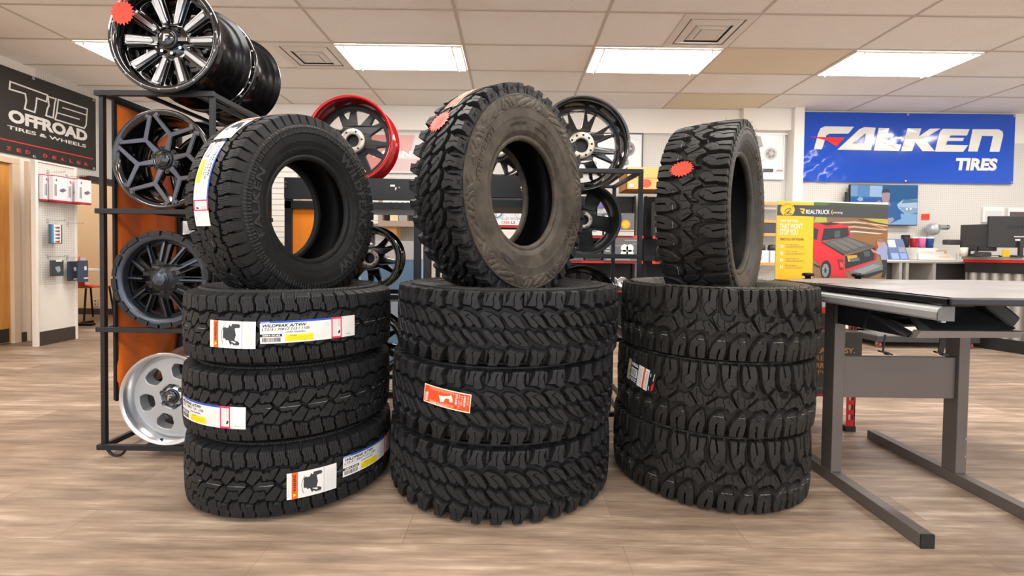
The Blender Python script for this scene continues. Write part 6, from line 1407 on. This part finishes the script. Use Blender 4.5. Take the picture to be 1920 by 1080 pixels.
for k in range(8): a = k * pi / 4; b.stroke(J([(642 + 12 * cos(a), 868 + 24 * sin(a)), (642 + 36 * cos(a), 868 + 70 * sin(a))]), .002, flat('#2c2e32'), Ts, .0028)
P([(510, 790), (585, 825), (580, 845), (510, 810)], '#2a2d30')
# the man closing the cover
lay[0] = 110
P([(1275, 740), (1330, 735), (1325, 880), (1310, 940), (1270, 938), (1290, 880), (1285, 800)], '#23262c'); P([(1262, 540), (1300, 545), (1330, 600), (1330, 740), (1262, 742), (1255, 690), (1200, 670), (1215, 620)], '#8f98b8')
P([(1215, 640), (1205, 668), (1170, 660), (1140, 625), (1155, 618), (1185, 640)], '#b98468'); P([(1212, 560), (1208, 530), (1235, 512), (1270, 520), (1276, 560), (1255, 600), (1225, 600)], '#b98468'); P([(1205, 540), (1212, 518), (1240, 508), (1272, 518), (1278, 552), (1250, 545)], '#77726c')
b.build('artwork', r)
b = MB(); b.box(.05, .10, .006, .09, -.002, .002, BLKF); b.box(.5, .55, .006, .09, -.002, .002, BLKF); b.box(.05, .10, .006, .012, 0, .2, BLKF); b.box(.5, .55, .006, .012, 0, .2, BLKF); b.build('easel', r)

# ------------------------------------------------------------------ red rack behind the desk
REDP = mat('rack_red', '#c8141c', .35)
r = thing('red_rack', 'red steel slotted rack holding boxes behind the desk frame', 'rack', (1.46, 2.67, 0))
for x, y in ((0, 0), (.50, 0), (0, .42), (.50, .42)):
    b = MB(); b.box(x + .045, x + .05, y, y + .03, .03, .85, REDP); b.box(x, x + .05, y, y + .004, .03, .85, REDP)
    for k in range(14):
        z = .07 + .057 * k
        b.prism([(x + .012, z), (x + .020, z), (x + .022, z + .03), (x + .010, z + .03)], 0, .0012, mat('slot_dark', '#1c0a0b', .7) if k > 4 else mat('slot_see', '#c9b39a', .6), T=lambda p, y=y: (p[0], y - p[2], p[1])); b.prism([(x + .029, z), (x + .037, z), (x + .039, z + .03), (x + .029, z + .03)], 0, .0012, mat('slot_dark', '#1c0a0b', .7), T=lambda p, y=y: (p[0], y - p[2], p[1]))
    o = b.build('upright', r); b = MB(); b.box(x - .004, x + .054, y - .004, y + .034, 0, .032, BLKF); b.build('foot', o)
for z in (.24, .60, .83): b = MB(); b.box(.0, .50, .004, .42, z - .035, z - .03 + .005, REDP); b.box(.05, .50, -.002, .004, z - .035, z, REDP); b.build('shelf', r)
r = thing('printed_carton', 'dark carton with bronze lettering on the red rack', 'box', (1.53, 2.60, .2405))
b = MB(); w, h = .455, .35; b.box(0, w, 0, .3, 0, h, flat('#45413d', .6)); Tc = lambda p: (p[0], -.0008 - p[2], p[1]); CO = flat('#c9935a')
for s, z, ww, bo in (('GREAT. EASY.', .234, .285, .03), ('SURE. SIMPLE', .190, .285, -.005), ('WARRANTY', .147, .22, .03), ('SUPPORT', .109, .19, -.005)): b.text(s, .130, z, .030, CO, Tc, 0, bo, w=ww)
b.rect(.13, .32, .03, .036, flat('#8a7a66'), Tc); b.build('carton', r)
b = MB(); b.box(0, w, 0, .3, h, h + .004, flat('#6b645c', .6)); b.build('top_flap', r)
r = thing('product_tray', 'dark tray on the middle shelf of the red rack', 'tray', (1.50, 2.66, .612)); b = MB(); b.add([(.02, 0, 0), (.40, 0, 0), (.44, 0, .075), (0, 0, .075), (.02, .25, 0), (.40, .25, 0), (.44, .25, .075), (0, .25, .075)], [(0, 1, 2, 3), (7, 6, 5, 4), (0, 4, 5, 1), (3, 2, 6, 7), (0, 3, 7, 4), (1, 5, 6, 2)], flat('#2a2725')); b.build('tray', r)
r = thing('product_box', 'white and orange red box on top of the dark tray', 'box', (1.51, 2.68, .689), group='goods on the red rack'); b = MB(); b.box(0, .40, 0, .2, 0, .10, flat('#eeebe6')); T4 = lambda p: (p[0], -.0008 - p[2], p[1]); b.rect(0, .40, .0, .035, flat('#ee4028'), T4); b.text('GRIP', .15, .010, .018, WHT, T4, .0004, .03)
for k in range(3): b.poly(circ(.014, 14, .10 + .09 * k, .062), flat('#3a3634'), T4, .0004)
b.build('carton', r)
EXPO = .60
w = bpy.data.worlds.new('daylight'); SC.world = w; w.use_nodes = True; w.node_tree.nodes['Background'].inputs[0].default_value = (.72, .84, 1, 1); w.node_tree.nodes['Background'].inputs[1].default_value = 1.9
# ------------------------------------------------------------------ camera
cam = bpy.data.cameras.new('camera'); co = bpy.data.objects.new('camera', cam); COL.objects.link(co)
cam.sensor_width = 36; cam.lens = 866 / 1920 * 36; cam.shift_y = -47 / 1920; cam.clip_start = .05
p_, r_ = radians(1.33), radians(.75)
Fv = Vector((0, cos(p_), -sin(p_))); R0 = Vector((1, 0, 0)); U0 = R0.cross(Fv)
Rv = cos(r_) * R0 + sin(r_) * U0; Uv = cos(r_) * U0 - sin(r_) * R0
M = Matrix((Rv, Uv, -Fv)).transposed().to_4x4(); M.translation = (0, 0, 1.02); co.matrix_world = M
cam.dof.use_dof = True; cam.dof.focus_distance = 1.9; cam.dof.aperture_fstop = 5.6
SC.camera = co
vs_ = SC.view_settings; vs_.view_transform = 'Standard'; vs_.look = 'None'; vs_.exposure = EXPO; vs_.gamma = 1
try: vs_.use_curve_mapping = False
except Exception: pass
